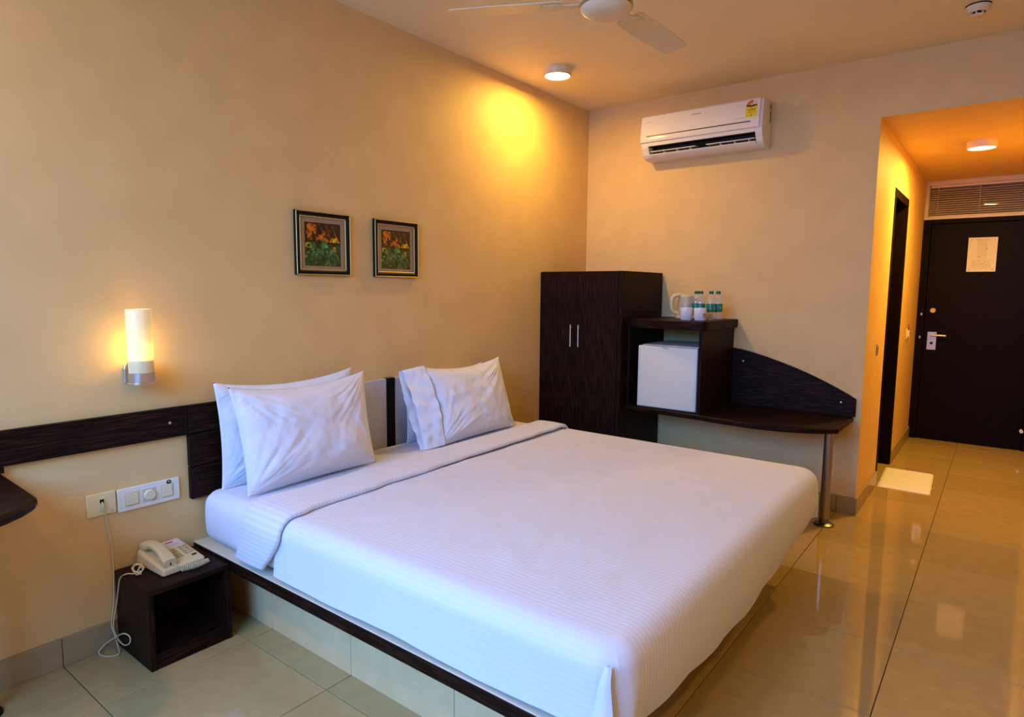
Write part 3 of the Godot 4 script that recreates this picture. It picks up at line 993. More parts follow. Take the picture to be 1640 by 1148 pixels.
func make_shelf_items() -> void:
	var y := 1.209
	# kettle
	var k := thing("electric_kettle", "beige electric kettle on its base behind the white mugs", "kettle", Vector3(0.898, y, 0.115))
	var st := surf()
	lathe(st, Vector3.ZERO, [Vector2(0.078, 0.0), Vector2(0.078, 0.014), Vector2(0.068, 0.019), Vector2(0.0, 0.018)], 28)
	var km := mat(lin(0.74, 0.58, 0.32), 0.3)
	obj("base", st, km, k)
	st = surf()
	lathe(st, Vector3.ZERO, [Vector2(0.062, 0.02), Vector2(0.066, 0.05), Vector2(0.06, 0.11), Vector2(0.053, 0.148)], 28)
	obj("body", st, mat(lin(0.50, 0.42, 0.31), 0.35), k)
	st = surf()
	lathe(st, Vector3.ZERO, [Vector2(0.054, 0.148), Vector2(0.05, 0.158), Vector2(0.02, 0.164), Vector2(0.0, 0.165)], 28)
	obj("lid", st, km, k)
	st = surf()
	tube(st, smooth_path([Vector3(-0.02, 0.155, 0.02), Vector3(-0.055, 0.158, 0.045), Vector3(-0.08, 0.14, 0.06), Vector3(-0.085, 0.09, 0.062), Vector3(-0.075, 0.045, 0.055), Vector3(-0.045, 0.03, 0.035)]), 0.0155, 10)
	obj("handle", st, km, k)
	st = surf()
	prism(st, [Vector2(0.045, 0.12), Vector2(0.082, 0.15), Vector2(0.05, 0.152)], -0.014, 0.014, func(u: float, v: float, w: float) -> Vector3: return Vector3(u, v, w - u * 0.4), 0.002)
	obj("spout", st, km, k)
	# mugs
	var spots := [[Vector3(1.016, y, 0.405), -0.66], [Vector3(1.108, y, 0.40), -1.6]]
	var labels := ["plain white mug with its handle turned to the other mug", "white mug with a round red emblem on its side"]
	for i in 2:
		var m := thing("mug", labels[i], "mug", spots[i][0], "white mugs on the shelf")
		st = surf()
		lathe(st, Vector3.ZERO, [Vector2(0.0, 0.0), Vector2(0.034, 0.0), Vector2(0.037, 0.004), Vector2(0.04, 0.078), Vector2(0.0395, 0.08), Vector2(0.037, 0.078), Vector2(0.034, 0.008), Vector2(0.0, 0.006)], 32)
		obj("cup", st, M.ceramic, m)
		st = surf()
		var a: float = spots[i][1]
		var d := Vector3(cos(a), 0, sin(a))
		tube(st, smooth_path([d * 0.036 + Vector3(0, 0.064, 0), d * 0.055 + Vector3(0, 0.066, 0), d * 0.062 + Vector3(0, 0.045, 0), d * 0.053 + Vector3(0, 0.022, 0), d * 0.035 + Vector3(0, 0.02, 0)]), 0.0045, 8)
		obj("handle", st, M.ceramic, m)
		if i == 1:
			# round emblem: a ring and a bar, bent to the cup
			st = surf()
			st.set_smooth_group(0)
			var mid := deg_to_rad(24.0)
			var on_cup := func(p: Vector2) -> Vector3:
				var b := mid - p.x / 0.039
				return Vector3(cos(b) * 0.0397, 0.032 + p.y, sin(b) * 0.0397)
			for s in 20:
				var a0 := TAU * s / 20
				var a1 := TAU * (s + 1) / 20
				var o: Vector3 = on_cup.call(Vector2.ZERO)
				face(st, [on_cup.call(Vector2(cos(a0), sin(a0)) * 0.011), on_cup.call(Vector2(cos(a1), sin(a1)) * 0.011), on_cup.call(Vector2(cos(a1), sin(a1)) * 0.015), on_cup.call(Vector2(cos(a0), sin(a0)) * 0.015)], o)
			for q in [[-0.004, -0.008, 0.0, 0.008], [-0.004, 0.004, 0.006, 0.008], [-0.004, -0.002, 0.005, 0.002]]:
				face(st, [on_cup.call(Vector2(q[0], q[1])), on_cup.call(Vector2(q[2], q[1])), on_cup.call(Vector2(q[2], q[3])), on_cup.call(Vector2(q[0], q[3]))], on_cup.call(Vector2.ZERO))
			obj("emblem", st, M.red, m)
	# water bottles: one built, three copies
	var b := thing("water_bottle", "", "bottle", Vector3.ZERO, "water bottles on the shelf")
	st = surf()
	lathe(st, Vector3.ZERO, [Vector2(0.0, 0.004), Vector2(0.022, 0.0), Vector2(0.028, 0.006), Vector2(0.0295, 0.03), Vector2(0.028, 0.045), Vector2(0.0295, 0.06), Vector2(0.0295, 0.115), Vector2(0.027, 0.135), Vector2(0.016, 0.16), Vector2(0.0125, 0.168), Vector2(0.0125, 0.178)], 24)
	obj("bottle_body", st, M.clear, b)
	st = surf()
	lathe(st, Vector3.ZERO, [Vector2(0.0298, 0.052), Vector2(0.0302, 0.053), Vector2(0.0302, 0.105), Vector2(0.0298, 0.106)], 24)
	obj("label_band", st, M.teal, b)
	st = surf()
	for q in [[0.35, 0.075, 0.9, 0.081], [0.45, 0.085, 0.8, 0.09], [1.4, 0.07, 1.9, 0.075]]:
		for s in 5:
			var a0 := lerpf(q[0], q[2], s / 5.0)
			var a1 := lerpf(q[0], q[2], (s + 1) / 5.0)
			face(st, [Vector3(cos(a0) * 0.0304, q[1], sin(a0) * 0.0304), Vector3(cos(a1) * 0.0304, q[1], sin(a1) * 0.0304), Vector3(cos(a1) * 0.0304, q[3], sin(a1) * 0.0304), Vector3(cos(a0) * 0.0304, q[3], sin(a0) * 0.0304)], Vector3(cos(a0), 0, sin(a0)))
	obj("label_print", st, mat(lin(0.25, 0.5, 0.42), 0.4), b)
	st = surf()
	lathe(st, Vector3.ZERO, [Vector2(0.0145, 0.17), Vector2(0.015, 0.172), Vector2(0.0145, 0.187), Vector2(0.0125, 0.189), Vector2(0.0, 0.189)], 20)
	obj("cap", st, M.green_cap, b)
	var at := [Vector3(1.157, y, 0.22), Vector3(1.133, y, 0.285), Vector3(1.0, y, 0.2), Vector3(1.058, y, 0.27)]
	var lab := ["clear bottle with green cap and teal label at the shelf's free end", "clear bottle with teal label just beside the emblem mug", "clear green-capped bottle closest to the beige kettle", "clear green-capped bottle between the kettle bottle and the free-end pair"]
	for i in 4:
		var o: Node3D = b if i == 0 else b.duplicate()
		if i > 0:
			o.name = numbered("water_bottle")
			add_child(o)
		o.position = at[i]
		o.rotation.y = [0.0, 0.4, -0.5, 0.9][i]
		o.set_meta("label", lab[i])

# ------------------------------------------------------------------ headboard wall
func make_headboard() -> void:
	var t := thing("headboard", "dark wood headboard with grey panels and a long side rail", "headboard")
	var st := surf()
	box(st, Vector3(0.001, 0.789, 3.1815), Vector3(0.024, 0.911, ROOM_Z - 0.01), 0.0015)
	var rail := obj("rail", st, M.wood_z, t)
	st = surf()
	lathe(st, Vector3(0.024, 0.851, 3.252), [Vector2(0.006, 0.0), Vector2(0.005, 0.002), Vector2(0.0, 0.003)], 10, Basis(Vector3.BACK, -PI / 2))
	obj("screw", st, M.satin_steel, rail)
	# left end: three boards with open joints
	for q in [[0.792, 0.911], [0.652, 0.789], [0.512, 0.649]]:
		st = surf()
		box(st, Vector3(0.001, q[0], 3.03), Vector3(0.026, q[1], 3.179), 0.002)
		obj("board", st, M.wood_z, t)
	for q in [[2.108, 3.028], [1.36, 2.046]]:
		st = surf()
		box(st, Vector3(0.001, 0.4, q[0]), Vector3(0.024, 0.908, q[1]), 0.002)
		obj("panel", st, M.grey_panel, t).set_meta("label", "grey fabric panel")
	st = surf()
	box(st, Vector3(0.001, 0.4, 2.048), Vector3(0.027, 0.911, 2.106), 0.002)
	obj("stile", st, M.black, t)
	st = surf()
	box(st, Vector3(0.001, 0.4, 1.24), Vector3(0.027, 0.911, 1.358), 0.002)
	obj("stile", st, M.wood_v, t)

func make_pictures() -> void:
	var label := ["framed print of green globes and a yellow lantern, the one closer to the lit sconce", "framed print of green globes and a yellow lantern, the one closer to the wardrobe"]
	for i in 2:
		var zc: float = [2.486, 2.014][i]
		var t := thing("framed_picture", label[i], "picture", Vector3(0, 1.612, zc), "pair of framed prints")
		t.rotation.y = PI / 2   # local x runs towards -z in the room, local z out of the wall
		var w := 0.157
		var h := 0.152
		var st := surf()
		for q in [[-w, -h, w, -h + 0.02], [-w, h - 0.02, w, h], [-w, -h + 0.02, -w + 0.02, h - 0.02], [w - 0.02, -h + 0.02, w, h - 0.02]]:
			box(st, Vector3(q[0], q[1], 0.001), Vector3(q[2], q[3], 0.02), 0.002)
		var fr := obj("frame", st, M.black, t)
		st = surf()
		for s in [[w - 0.001, 0.004, 0.0095], [w - 0.024, 0.005, 0.0165]]:
			var a: float = s[0]
			var b: float = a - (w - h)
			var g: float = s[1]
			for q in [[-a, -b, a, -b + g], [-a, b - g, a, b], [-a, -b + g, -a + g, b - g], [a - g, -b + g, a, b - g]]:
				box(st, Vector3(q[0], q[1], 0.012 if s[0] < w - 0.01 else 0.019), Vector3(q[2], q[3], 0.0175 if s[0] < w - 0.01 else 0.0235), 0.0018)
		obj("gilt_edge", st, M.gold, fr)
		st = surf()
		box(st, Vector3(-w + 0.018, -h + 0.018, 0.002), Vector3(w - 0.018, h - 0.018, 0.008))
		obj("mat_board", st, mat(lin(0.36, 0.25, 0.14), 0.3), t)
		st = surf()
		quad_uv(st, [Vector3(-0.102, -0.107, 0.0085), Vector3(0.104, -0.107, 0.0085), Vector3(0.104, 0.1, 0.0085), Vector3(-0.102, 0.1, 0.0085)], Vector3.BACK)
		var pm := mat(Color.WHITE, 0.3)
		if not M.has("art"):
			M.art = art_print()
		pm.albedo_texture = M.art
		obj("print", st, pm, t)

func art_print() -> ImageTexture:
	var n := 256
	var im := Image.create(n, n, true, Image.FORMAT_RGB8)
	var nz := FastNoiseLite.new()
	nz.seed = 9
	nz.frequency = 0.02
	for y in n:
		for x in n:
			var v := nz.get_noise_2d(x, y)
			var c := lin(0.035, 0.014, 0.006)
			if y > 120 + 18 * v:
				c = lin(0.012, 0.035, 0.008).lerp(lin(0.05, 0.13, 0.02), clampf(v + 0.4, 0, 1))
			im.set_pixel(x, y, c)
	var rng := RandomNumberGenerator.new()
	rng.seed = 12
	var blob := func(cx: float, cy: float, rx: float, ry: float, c: Color, rim: Color, ring := 0.0) -> void:
		for y in range(maxi(0, int(cy - ry)), mini(n, int(cy + ry) + 1)):
			for x in range(maxi(0, int(cx - rx)), mini(n, int(cx + rx) + 1)):
				var d := Vector2((x - cx) / rx, (y - cy) / ry).length()
				d += 0.12 * nz.get_noise_2d(x * 3, y * 3)
				if d < 1.0:
					im.set_pixel(x, y, rim if ring > 0.0 and absf(d - ring) < 0.13 else c)
	# orange foliage, upper left
	for q in [[38, 28, 24, 22], [66, 40, 20, 14], [30, 62, 20, 20], [100, 82, 30, 15], [128, 96, 26, 12], [70, 20, 12, 10], [150, 104, 18, 10]]:
		blob.call(q[0], q[1], q[2], q[3], lin(0.60, 0.17, 0.015), lin(0.3, 0.07, 0.01))
	# slanting strings
	for q in [[100, 6, 150, 90], [150, 10, 180, 95], [188, 8, 226, 78], [206, 4, 216, 30]]:
		for s in 160:
			var f := s / 160.0
			im.fill_rect(Rect2i(int(lerpf(q[0], q[2], f)), int(lerpf(q[1], q[3], f)), 3, 2), lin(0.34, 0.16, 0.06))
	# yellow lantern
	for y in range(66, 112):
		var half := lerpf(8.0, 40.0, (y - 66) / 46.0)
		for x in range(int(212 - half), int(212 + half)):
			if x >= 0 and x < n and Vector2((x - 208) / 14.0, (y - 76) / 10.0).length() > 1.0:
				im.set_pixel(x, y, lin(0.80, 0.50, 0.01))
	im.fill_rect(Rect2i(200, 118, 20, 28), lin(0.02, 0.01, 0.005))
	blob.call(206, 152, 18, 16, lin(0.70, 0.42, 0.01), lin(0.4, 0.2, 0.01))
	blob.call(28, 134, 26, 18, lin(0.50, 0.46, 0.02), lin(0.2, 0.2, 0.01))
	# green globes
	for q in [[136, 132, 26, 24, 0], [60, 130, 18, 16, 1], [50, 182, 24, 26, 0], [96, 172, 22, 22, 0], [152, 168, 36, 34, 1], [116, 196, 18, 16, 0], [80, 200, 18, 14, 0], [210, 200, 26, 22, 1], [234, 150, 18, 18, 1], [60, 226, 34, 22, 0], [104, 232, 20, 20, 1], [146, 234, 22, 18, 1], [200, 236, 30, 16, 0], [22, 244, 14, 12, 0]]:
		var g := rng.randf_range(0.75, 1.25)
		var c := lin(0.06 * g, 0.22 * g, 0.05 * g)
		if q[1] > 215:
			c = lin(0.03 * g, 0.10 * g, 0.02 * g)
		blob.call(q[0], q[1], q[2], q[3], c, lin(0.012, 0.04, 0.012), 0.5 if q[4] == 1 else 0.0)
	for k in 70:
		var up := k % 3 == 0
		var px := rng.randf_range(6, 250)
		var py := rng.randf_range(6, 104) if up else rng.randf_range(128, 250)
		var pr := rng.randf_range(4, 13)
		var tone := rng.randf_range(0.15, 1.6)
		var pc := lin(0.42 * tone, 0.12 * tone, 0.012 * tone) if up else lin(0.09 * tone, 0.24 * tone, 0.06 * tone)
		if px < 175 or py > 165:
			blob.call(px, py, pr, pr * rng.randf_range(0.6, 1.0), pc, lin(0.012, 0.03, 0.01), 0.55 if k % 4 == 0 else 0.0)
	nz.frequency = 0.025
	for y in n:
		for x in n:
			var k := 0.75 + 0.9 * nz.get_noise_2d(x + 300, y) + 0.35 * nz.get_noise_2d(x * 3, y * 3 + 500)
			var c := im.get_pixel(x, y).srgb_to_linear() * clampf(k, 0.12, 1.9)
			im.set_pixel(x, y, lin(minf(c.r, 1.0), minf(c.g, 1.0), minf(c.b, 1.0)))
	im.generate_mipmaps()
	return ImageTexture.create_from_image(im)

func make_sconce() -> void:
	var zc := 3.367
	var t := thing("wall_sconce", "lit wall lamp with a frosted glass tube above the rail", "lamp", Vector3(0, 1.03, zc))
	var st := surf()
	# back plate with a round top
	var o := [Vector2(-0.038, 0.0), Vector2(0.038, 0.0), Vector2(0.038, 0.05)]
	for i in 9:
		var a := PI * i / 8.0
		o.append(Vector2(cos(a) * 0.038, 0.055 + sin(a) * 0.028))
	o.append(Vector2(-0.038, 0.05))
	prism(st, o, 0.001, 0.012, func(u: float, v: float, w: float) -> Vector3: return Vector3(w, v, u), 0.002)
	obj("back_plate", st, M.satin_steel, t)
	st = surf()
	box(st, Vector3(0.01, 0.004, -0.02), Vector3(0.05, 0.014, 0.02), 0.002)
	obj("arm", st, M.satin_steel, t)
	st = surf()
	lathe(st, Vector3(0.072, 0, 0), [Vector2(0.0, 0.0), Vector2(0.05, 0.0), Vector2(0.05, 0.004), Vector2(0.0455, 0.006), Vector2(0.0455, 0.043), Vector2(0.04, 0.044)], 32)
	obj("cup", st, M.satin_steel, t)
	var frost := mat(lin(0.80, 0.70, 0.40), 0.45)
	frost.backlight_enabled = true
	frost.backlight = Color(0.45, 0.45, 0.45)
	st = surf()
	lathe(st, Vector3(0.072, 0, 0), [Vector2(0.043, 0.044), Vector2(0.043, 0.09)], 32)
	lathe(st, Vector3(0.072, 0, 0), [Vector2(0.041, 0.09), Vector2(0.041, 0.044)], 32)
	obj("glass_collar", st, frost, t)
	var lit: StandardMaterial3D = frost.duplicate()
	lit.emission_enabled = true
	lit.emission = lin(1.0, 0.66, 0.18)
	lit.emission_energy_multiplier = 0.22
	st = surf()
	lathe(st, Vector3(0.072, 0, 0), [Vector2(0.043, 0.0905), Vector2(0.044, 0.13), Vector2(0.0445, 0.28), Vector2(0.044, 0.284), Vector2(0.0425, 0.284), Vector2(0.042, 0.28), Vector2(0.041, 0.09)], 32)
	obj("glass_tube", st, lit, t)
	st = surf()
	lathe(st, Vector3(0.072, 0, 0), [Vector2(0.0, 0.097), Vector2(0.02, 0.105), Vector2(0.028, 0.125), Vector2(0.02, 0.148), Vector2(0.0, 0.156)], 16)
	obj("bulb", st, glow(lin(1.0, 0.8, 0.5), 2.5), t)
	var l := OmniLight3D.new()
	l.name = "bulb_light"
	l.light_color = WARM
	l.light_energy = SCONCE
	l.light_size = 0.02
	l.omni_range = 10.0
	l.omni_attenuation = 2.0
	l.shadow_enabled = true
	l.position = Vector3(0.072, 0.126, 0)
	t.add_child(l)

func make_outlets() -> void:
	var j := thing("telephone_socket", "cream telephone socket plate with a plugged in cord", "socket", Vector3(0, 0.576, 3.508))
	obj("plate", plate(Vector3(0, -0.043, -0.049), Vector3(0.009, 0.043, 0.049), 0.002), M.cream_plastic, j)
	obj("jack_frame", plate(Vector3(0.009, -0.022, -0.013), Vector3(0.0115, 0.026, 0.013), 0.001), M.cream_plastic, j)
	obj("jack_hole", plate(Vector3(0.0115, 0.006, -0.007), Vector3(0.0123, 0.02, 0.007), 0.0), M.black, j)
	obj("maker_mark", plate(Vector3(0.009, -0.034, -0.042), Vector3(0.0096, -0.031, -0.03), 0.0), mat(lin(0.5, 0.3, 0.2), 0.5), j)
	var s := thing("switch_plate", "long white switch plate with three modules above the bedside box", "switch", Vector3(0, 0.571, 3.3365))
	obj("plate", plate(Vector3(0, -0.0455, -0.1165), Vector3(0.009, 0.0455, 0.1165), 0.002), M.white_plastic, s)
	for q in [[0.0405, 0.0905], [-0.09, -0.044]]:
		obj("module_frame", plate(Vector3(0.009, -0.027, q[0]), Vector3(0.0105, 0.027, q[1]), 0.0006), M.dull_cream, s)
		obj("rocker", plate(Vector3(0.0105, -0.0235, q[0] + 0.003), Vector3(0.014, 0.0235, q[1] - 0.003), 0.0015), M.module_plastic, s)
	obj("module_frame", plate(Vector3(0.009, -0.026, -0.024), Vector3(0.0103, 0.026, 0.026), 0.0006), M.dull_cream, s)
	var st := surf()
	lathe(st, Vector3(0.0103, 0, 0.001), [Vector2(0.022, 0.0), Vector2(0.0205, 0.008), Vector2(0.019, 0.0095), Vector2(0.0, 0.0095)], 24, Basis(Vector3.BACK, -PI / 2))
	obj("dimmer_knob", st, M.module_plastic, s)
	st = surf()
	lathe(st, Vector3(0.009, 0.034, -0.075), [Vector2(0.0095, 0.0), Vector2(0.0095, 0.0008), Vector2(0.0, 0.0008)], 20, Basis(Vector3.BACK, -PI / 2))
	var sk := obj("sticker", st, M.black, s)
	sk.set_meta("label", "round black sticker with a white mark")
	st = surf()
	prism(st, [Vector2(-0.006, -0.001), Vector2(-0.001, -0.001), Vector2(-0.001, 0.004), Vector2(0.001, 0.004), Vector2(0.001, 0.0), Vector2(0.006, 0.002), Vector2(0.005, 0.0035), Vector2(0.002, 0.002), Vector2(0.002, 0.006), Vector2(-0.002, 0.006), Vector2(-0.002, 0.001), Vector2(-0.006, 0.001)], 0.0098, 0.0101, func(u: float, v: float, w: float) -> Vector3: return Vector3(w, 0.034 + v, -0.075 + u))
	obj("sticker_mark", st, M.white_plastic, sk)

func make_wing_shelf() -> void:
	var t := thing("writing_shelf", "dark wood writing shelf with a rounded corner below the rail", "shelf")
	var top := 0.766
	var o := [Vector2(0.002, 3.80), Vector2(0.37, 3.806), Vector2(0.405, 3.812), Vector2(0.44, 3.828), Vector2(0.475, 3.86), Vector2(0.51, 3.905), Vector2(0.545, 3.97), Vector2(0.57, 4.06), Vector2(0.585, 4.2), Vector2(0.59, 4.6), Vector2(0.57, 4.95), Vector2(0.002, 4.96)]
	var st := surf()
	prism(st, o, top - 0.03, top, func(u: float, v: float, w: float) -> Vector3: return Vector3(u, w, v), 0.009)
	obj("shelf_board", st, M.wood_z, t)
	st = surf()
	box(st, Vector3(0.001, top, 3.797), Vector3(0.022, 0.788, 4.96), 0.001)
	obj("back_board", st, M.wood_z, t)
	st = surf()
	tube(st, [Vector3(0.13, 0.01, 3.925), Vector3(0.13, top - 0.03, 3.925)], 0.022, 18)
	var p := obj("pole_leg", st, M.dull_steel, t)
	st = surf()
	lathe(st, Vector3(0.13, 0, 3.925), [Vector2(0.05, 0.0), Vector2(0.048, 0.008), Vector2(0.026, 0.016), Vector2(0.0225, 0.035)], 24)
	obj("foot", st, M.black, p)

# ------------------------------------------------------------------ bedside
func make_nightstand() -> void:
	var t := thing("bedside_box", "dark wood open bedside box on the tile floor", "nightstand", Vector3(0, 0, 3.3265))
	var x1 := 0.305
	var z0 := -0.152
	var z1 := 0.155
	var h := 0.307
	var st := surf()
	box(st, Vector3(0.014, h - 0.02, z0), Vector3(x1, h, z1), 0.0015)
	obj("top_board", st, M.wood_z, t)
	for z in [[z0, z0 + 0.02], [z1 - 0.02, z1]]:
		st = surf()
		box(st, Vector3(0.014, 0, z[0]), Vector3(x1, h - 0.02, z[1]), 0.0015)
		obj("side_board", st, M.wood_v, t)
	st = surf()
	box(st, Vector3(0.014, 0.045, z0 + 0.02), Vector3(x1 - 0.004, 0.06, z1 - 0.02), 0.001)
	obj("bottom_board", st, M.wood_z, t)
	st = surf()
	box(st, Vector3(x1 - 0.02, 0, z0 + 0.02), Vector3(x1 - 0.002, 0.045, z1 - 0.02), 0.001)
	obj("toe_board", st, M.wood_z, t)
	st = surf()
	box(st, Vector3(0.014, 0.06, z0 + 0.02), Vector3(0.026, h - 0.02, z1 - 0.02))
	obj("back_board", st, M.wood_v, t)

func make_phone() -> void:
	# local x points out from the wall, local z to the bedhead's left
	var t := thing("desk_telephone", "beige corded desk telephone on the bedside box", "telephone", Vector3(0.122, 0.307, 3.316))
	t.rotation.y = 0.06
	var hx := 0.1
	var hz := 0.083
	var top := func(x: float) -> float: return lerpf(0.062, 0.028, (x + hx) / (2 * hx))
	var st := surf()
	rbox(st, Vector3(-hx, 0.0, -hz), Vector3(hx, 0.05, hz), 0.012, 4, func(p: Vector3) -> Vector3:
		var f: float = p.y / 0.05
		var s := 1.0 + 0.04 * (1.0 - f)
		return Vector3(p.x * s, f * top.call(p.x), p.z * s))
	var body := obj("body", st, M.phone, t)
	# everything on the sloped face
	var slope := atan2(0.034, 0.2)
	var on := func(x: float, z: float, y := 0.0) -> Vector3: return Vector3(x, top.call(x) + y, z)
	var patch := func(x0: float, z0: float, x1: float, z1: float, y: float) -> SurfaceTool:
		var s := surf()
		var b := []
		for q in [[x0, z0], [x1, z0], [x1, z1], [x0, z1]]:
			b.append(on.call(q[0], q[1], -0.001))
		var c := []
		for v in b:
			c.append(v + Vector3(0, y + 0.001, 0))
		face(s, c, Vector3.UP)
		for i in 4:
			var n := (i + 1) % 4
			face(s, [b[i], b[n], c[n], c[i]], (b[i] + b[n]) / 2 - (b[0] + b[2]) / 2)
		return s
	obj("face_card", patch.call(-0.086, -0.07, -0.036, 0.01, 0.0012), mat(lin(0.62, 0.56, 0.56), 0.5), body)
	obj("red_mark", patch.call(-0.075, -0.045, -0.066, -0.012, 0.0018), M.red, body)
	for k in 3:
		obj("printed_line", patch.call(-0.058 + 0.007 * k, -0.06, -0.056 + 0.007 * k, -0.01, 0.0016), mat(lin(0.4, 0.35, 0.38), 0.5), body)
	for r in 4:
		for c in 3:
			obj("key", patch.call(-0.02 + 0.02 * r, -0.022 + 0.012 * c, -0.008 + 0.02 * r, -0.013 + 0.012 * c, 0.003), M.phone_key, body)
	for r in 4:
		for c in 2:
			obj("memory_key", patch.call(-0.022 + 0.018 * r, -0.07 + 0.02 * c, -0.013 + 0.018 * r, -0.056 + 0.02 * c, 0.002), M.phone_key, body)
	obj("message_lamp", patch.call(0.058, -0.068, 0.068, -0.05, 0.002), mat(lin(0.08, 0.01, 0.008), 0.3), body)
	# handset along x on the left side
	st = surf()
	var path := []
	for i in 17:
		var f := i / 16.0
		var x := lerpf(-0.088, 0.092, f)
		path.append([x, top.call(x) + 0.017 + 0.022 * sin(PI * f), 0.0155 - 0.003 * sin(PI * f)])
	var rings := []
	for i in 17:
		var q: Array = path[i]
		var end: float = 1.0 if i > 3 and i < 13 else 0.0
		var hw := 0.0205 + 0.004 * (1.0 - end)
		var dn: float = 0.013 if end > 0.5 else 0.024
		var ring := []
		for a in 14:
			var an := TAU * a / 14
			var cy := sin(an)
			var cz := cos(an)
			var sy := pow(absf(cy), 0.6) * signf(cy)
			var sz := pow(absf(cz), 0.6) * signf(cz)
			ring.append(Vector3(q[0], q[1] + sy * (0.012 if cy > 0 else dn), 0.05 + sz * hw))
		rings.append(ring)
	st.set_smooth_group(0)
	for i in 16:
		for a in 14:
			var b := (a + 1) % 14
			var mid := Vector3(path[i][0], path[i][1], 0.05)
			face(st, [rings[i][a], rings[i][b], rings[i + 1][b], rings[i + 1][a]], rings[i][a] + rings[i][b] - mid * 2)
	st.set_smooth_group(-1)
	face(st, rings[0], Vector3.LEFT)
	face(st, rings[16], Vector3.RIGHT)
	var hs := obj("handset", st, M.phone, t)
	st = surf()
	box(st, Vector3(0.091, 0.036, 0.045), Vector3(0.0935, 0.044, 0.052))
	obj("cord_socket", st, M.black, hs)
	# coiled handset cord lying along the front edge
	st = surf()
	var coil := []
	for i in 260:
		var f := i / 259.0
		var a := f * TAU * 17
		var base := Vector3(lerpf(0.112, 0.118, f), 0.012, lerpf(0.02, -0.088, f))
		base.x += 0.012 * sin(f * PI) - 0.004
		coil.append(base + Vector3(cos(a) * 0.0075, sin(a) * 0.0085, 0))
	tube(st, coil, 0.0018, 5)
	tube(st, smooth_path([Vector3(0.092, 0.04, 0.048), Vector3(0.104, 0.034, 0.036), Vector3(0.112, 0.02, 0.02)]), 0.0018, 5)
	obj("coiled_cord", st, M.cable, t)
	# line cord: bundle on the box, then over the edge, down and back to the wall plate
	st = surf()
	var bundle := []
	var rng := RandomNumberGenerator.new()
	rng.seed = 8
	for i in 10:
		var a := i * 1.9
		bundle.append(Vector3(0.115 + 0.028 * cos(a) + rng.randf_range(-0.006, 0.006), 0.312 + 0.024 * absf(sin(i * 0.9)), 3.437 + 0.018 * sin(a)))
	var pts := [Vector3(0.075, 0.325, 3.40), Vector3(0.09, 0.316, 3.425)]
	pts.append_array(bundle)
	pts.append_array([Vector3(0.12, 0.314, 3.45), Vector3(0.1, 0.313, 3.468), Vector3(0.075, 0.295, 3.484), Vector3(0.055, 0.24, 3.487), Vector3(0.035, 0.18, 3.488), Vector3(0.022, 0.11, 3.497), Vector3(0.03, 0.07, 3.50), Vector3(0.10, 0.045, 3.50), Vector3(0.165, 0.07, 3.50), Vector3(0.175, 0.10, 3.50), Vector3(0.13, 0.10, 3.505), Vector3(0.06, 0.06, 3.515), Vector3(0.025, 0.03, 3.535), Vector3(0.03, 0.008, 3.558), Vector3(0.075, 0.004, 3.54), Vector3(0.085, 0.004, 3.508), Vector3(0.05, 0.02, 3.498), Vector3(0.026, 0.06, 3.50), Vector3(0.018, 0.10, 3.504), Vector3(0.014, 0.19, 3.489), Vector3(0.012, 0.25, 3.4855), Vector3(0.011, 0.33, 3.483), Vector3(0.011, 0.43, 3.486), Vector3(0.012, 0.52, 3.498), Vector3(0.022, 0.565, 3.507), Vector3(0.013, 0.586, 3.508)])
	tube(st, smooth_path(pts, 5), 0.0026, 6)
	var lc := obj("line_cord", st, M.cable, t)
	lc.transform = t.transform.affine_inverse()

# ------------------------------------------------------------------ bed
const BZ0 := 1.12
const BZ1 := 3.14
const BX1 := 1.99
const BTOP := 0.545

func make_bed() -> void:
	var t := thing("platform_bed", "tiled platform bed with a dark wooden slab edge", "bed")
	var st := surf()
	box(st, Vector3(0.014, 0, 1.30), Vector3(1.74, 0.27, 3.03))
	var pl := obj("plinth", st, M.grout, t)
	# tile cladding on the plinth, joints in line with the floor
	var xs := [0.014, 0.372, 0.8815, 1.391, 1.752]
	for i in 4:
		for z in [[3.03, 3.041], [1.289, 1.30]]:
			st = surf()
			box(st, Vector3(xs[i] + 0.001, 0, z[0]), Vector3(xs[i + 1] - 0.001, 0.27, z[1]), 0.001)
			obj("tile", st, M.plinth, pl)
	var zs := [1.30, 1.594, 2.112, 2.63, 3.03]
	for i in 4:
		st = surf()
		box(st, Vector3(1.74, 0, zs[i] + 0.001), Vector3(1.752, 0.27, zs[i + 1] - 0.001), 0.001)
		obj("tile", st, M.plinth, pl)
	st = surf()
	box(st, Vector3(0.003, 0.272, 1.06), Vector3(1.965, 0.318, 3.172), 0.003)
	obj("slab", st, M.wood_x, t)
	st = surf()
	box(st, Vector3(0.003, 0.318, 1.062), Vector3(1.963, 0.3225, 3.1705), 0.001)
	obj("slab_surface", st, M.slab_top, t).set_meta("label", "pale laminate top of the slab")
	# mattress in a fitted sheet
	st = surf()
	rbox(st, Vector3(0.03, 0.3225, BZ0), Vector3(BX1, BTOP, BZ1), 0.055, 6, func(p: Vector3) -> Vector3:
		var f := (p.y - 0.3225) / (BTOP - 0.3225)
		var bulge := 0.010 * sin(PI * clampf(f, 0, 1))
		var q := p
		if p.z > BZ1 - 0.02:
			q.z += bulge
		q.y += 0.004 * sin(p.x * 7.0) * sin(p.z * 5.0) * clampf(f * 2 - 1, 0, 1) * 0.4
		return q)
	var m := thing("mattress", "thick mattress in a plain white fitted sheet", "mattress")
	obj("fitted_sheet", st, M.linen, m)
	make_cover()
	make_pillows()

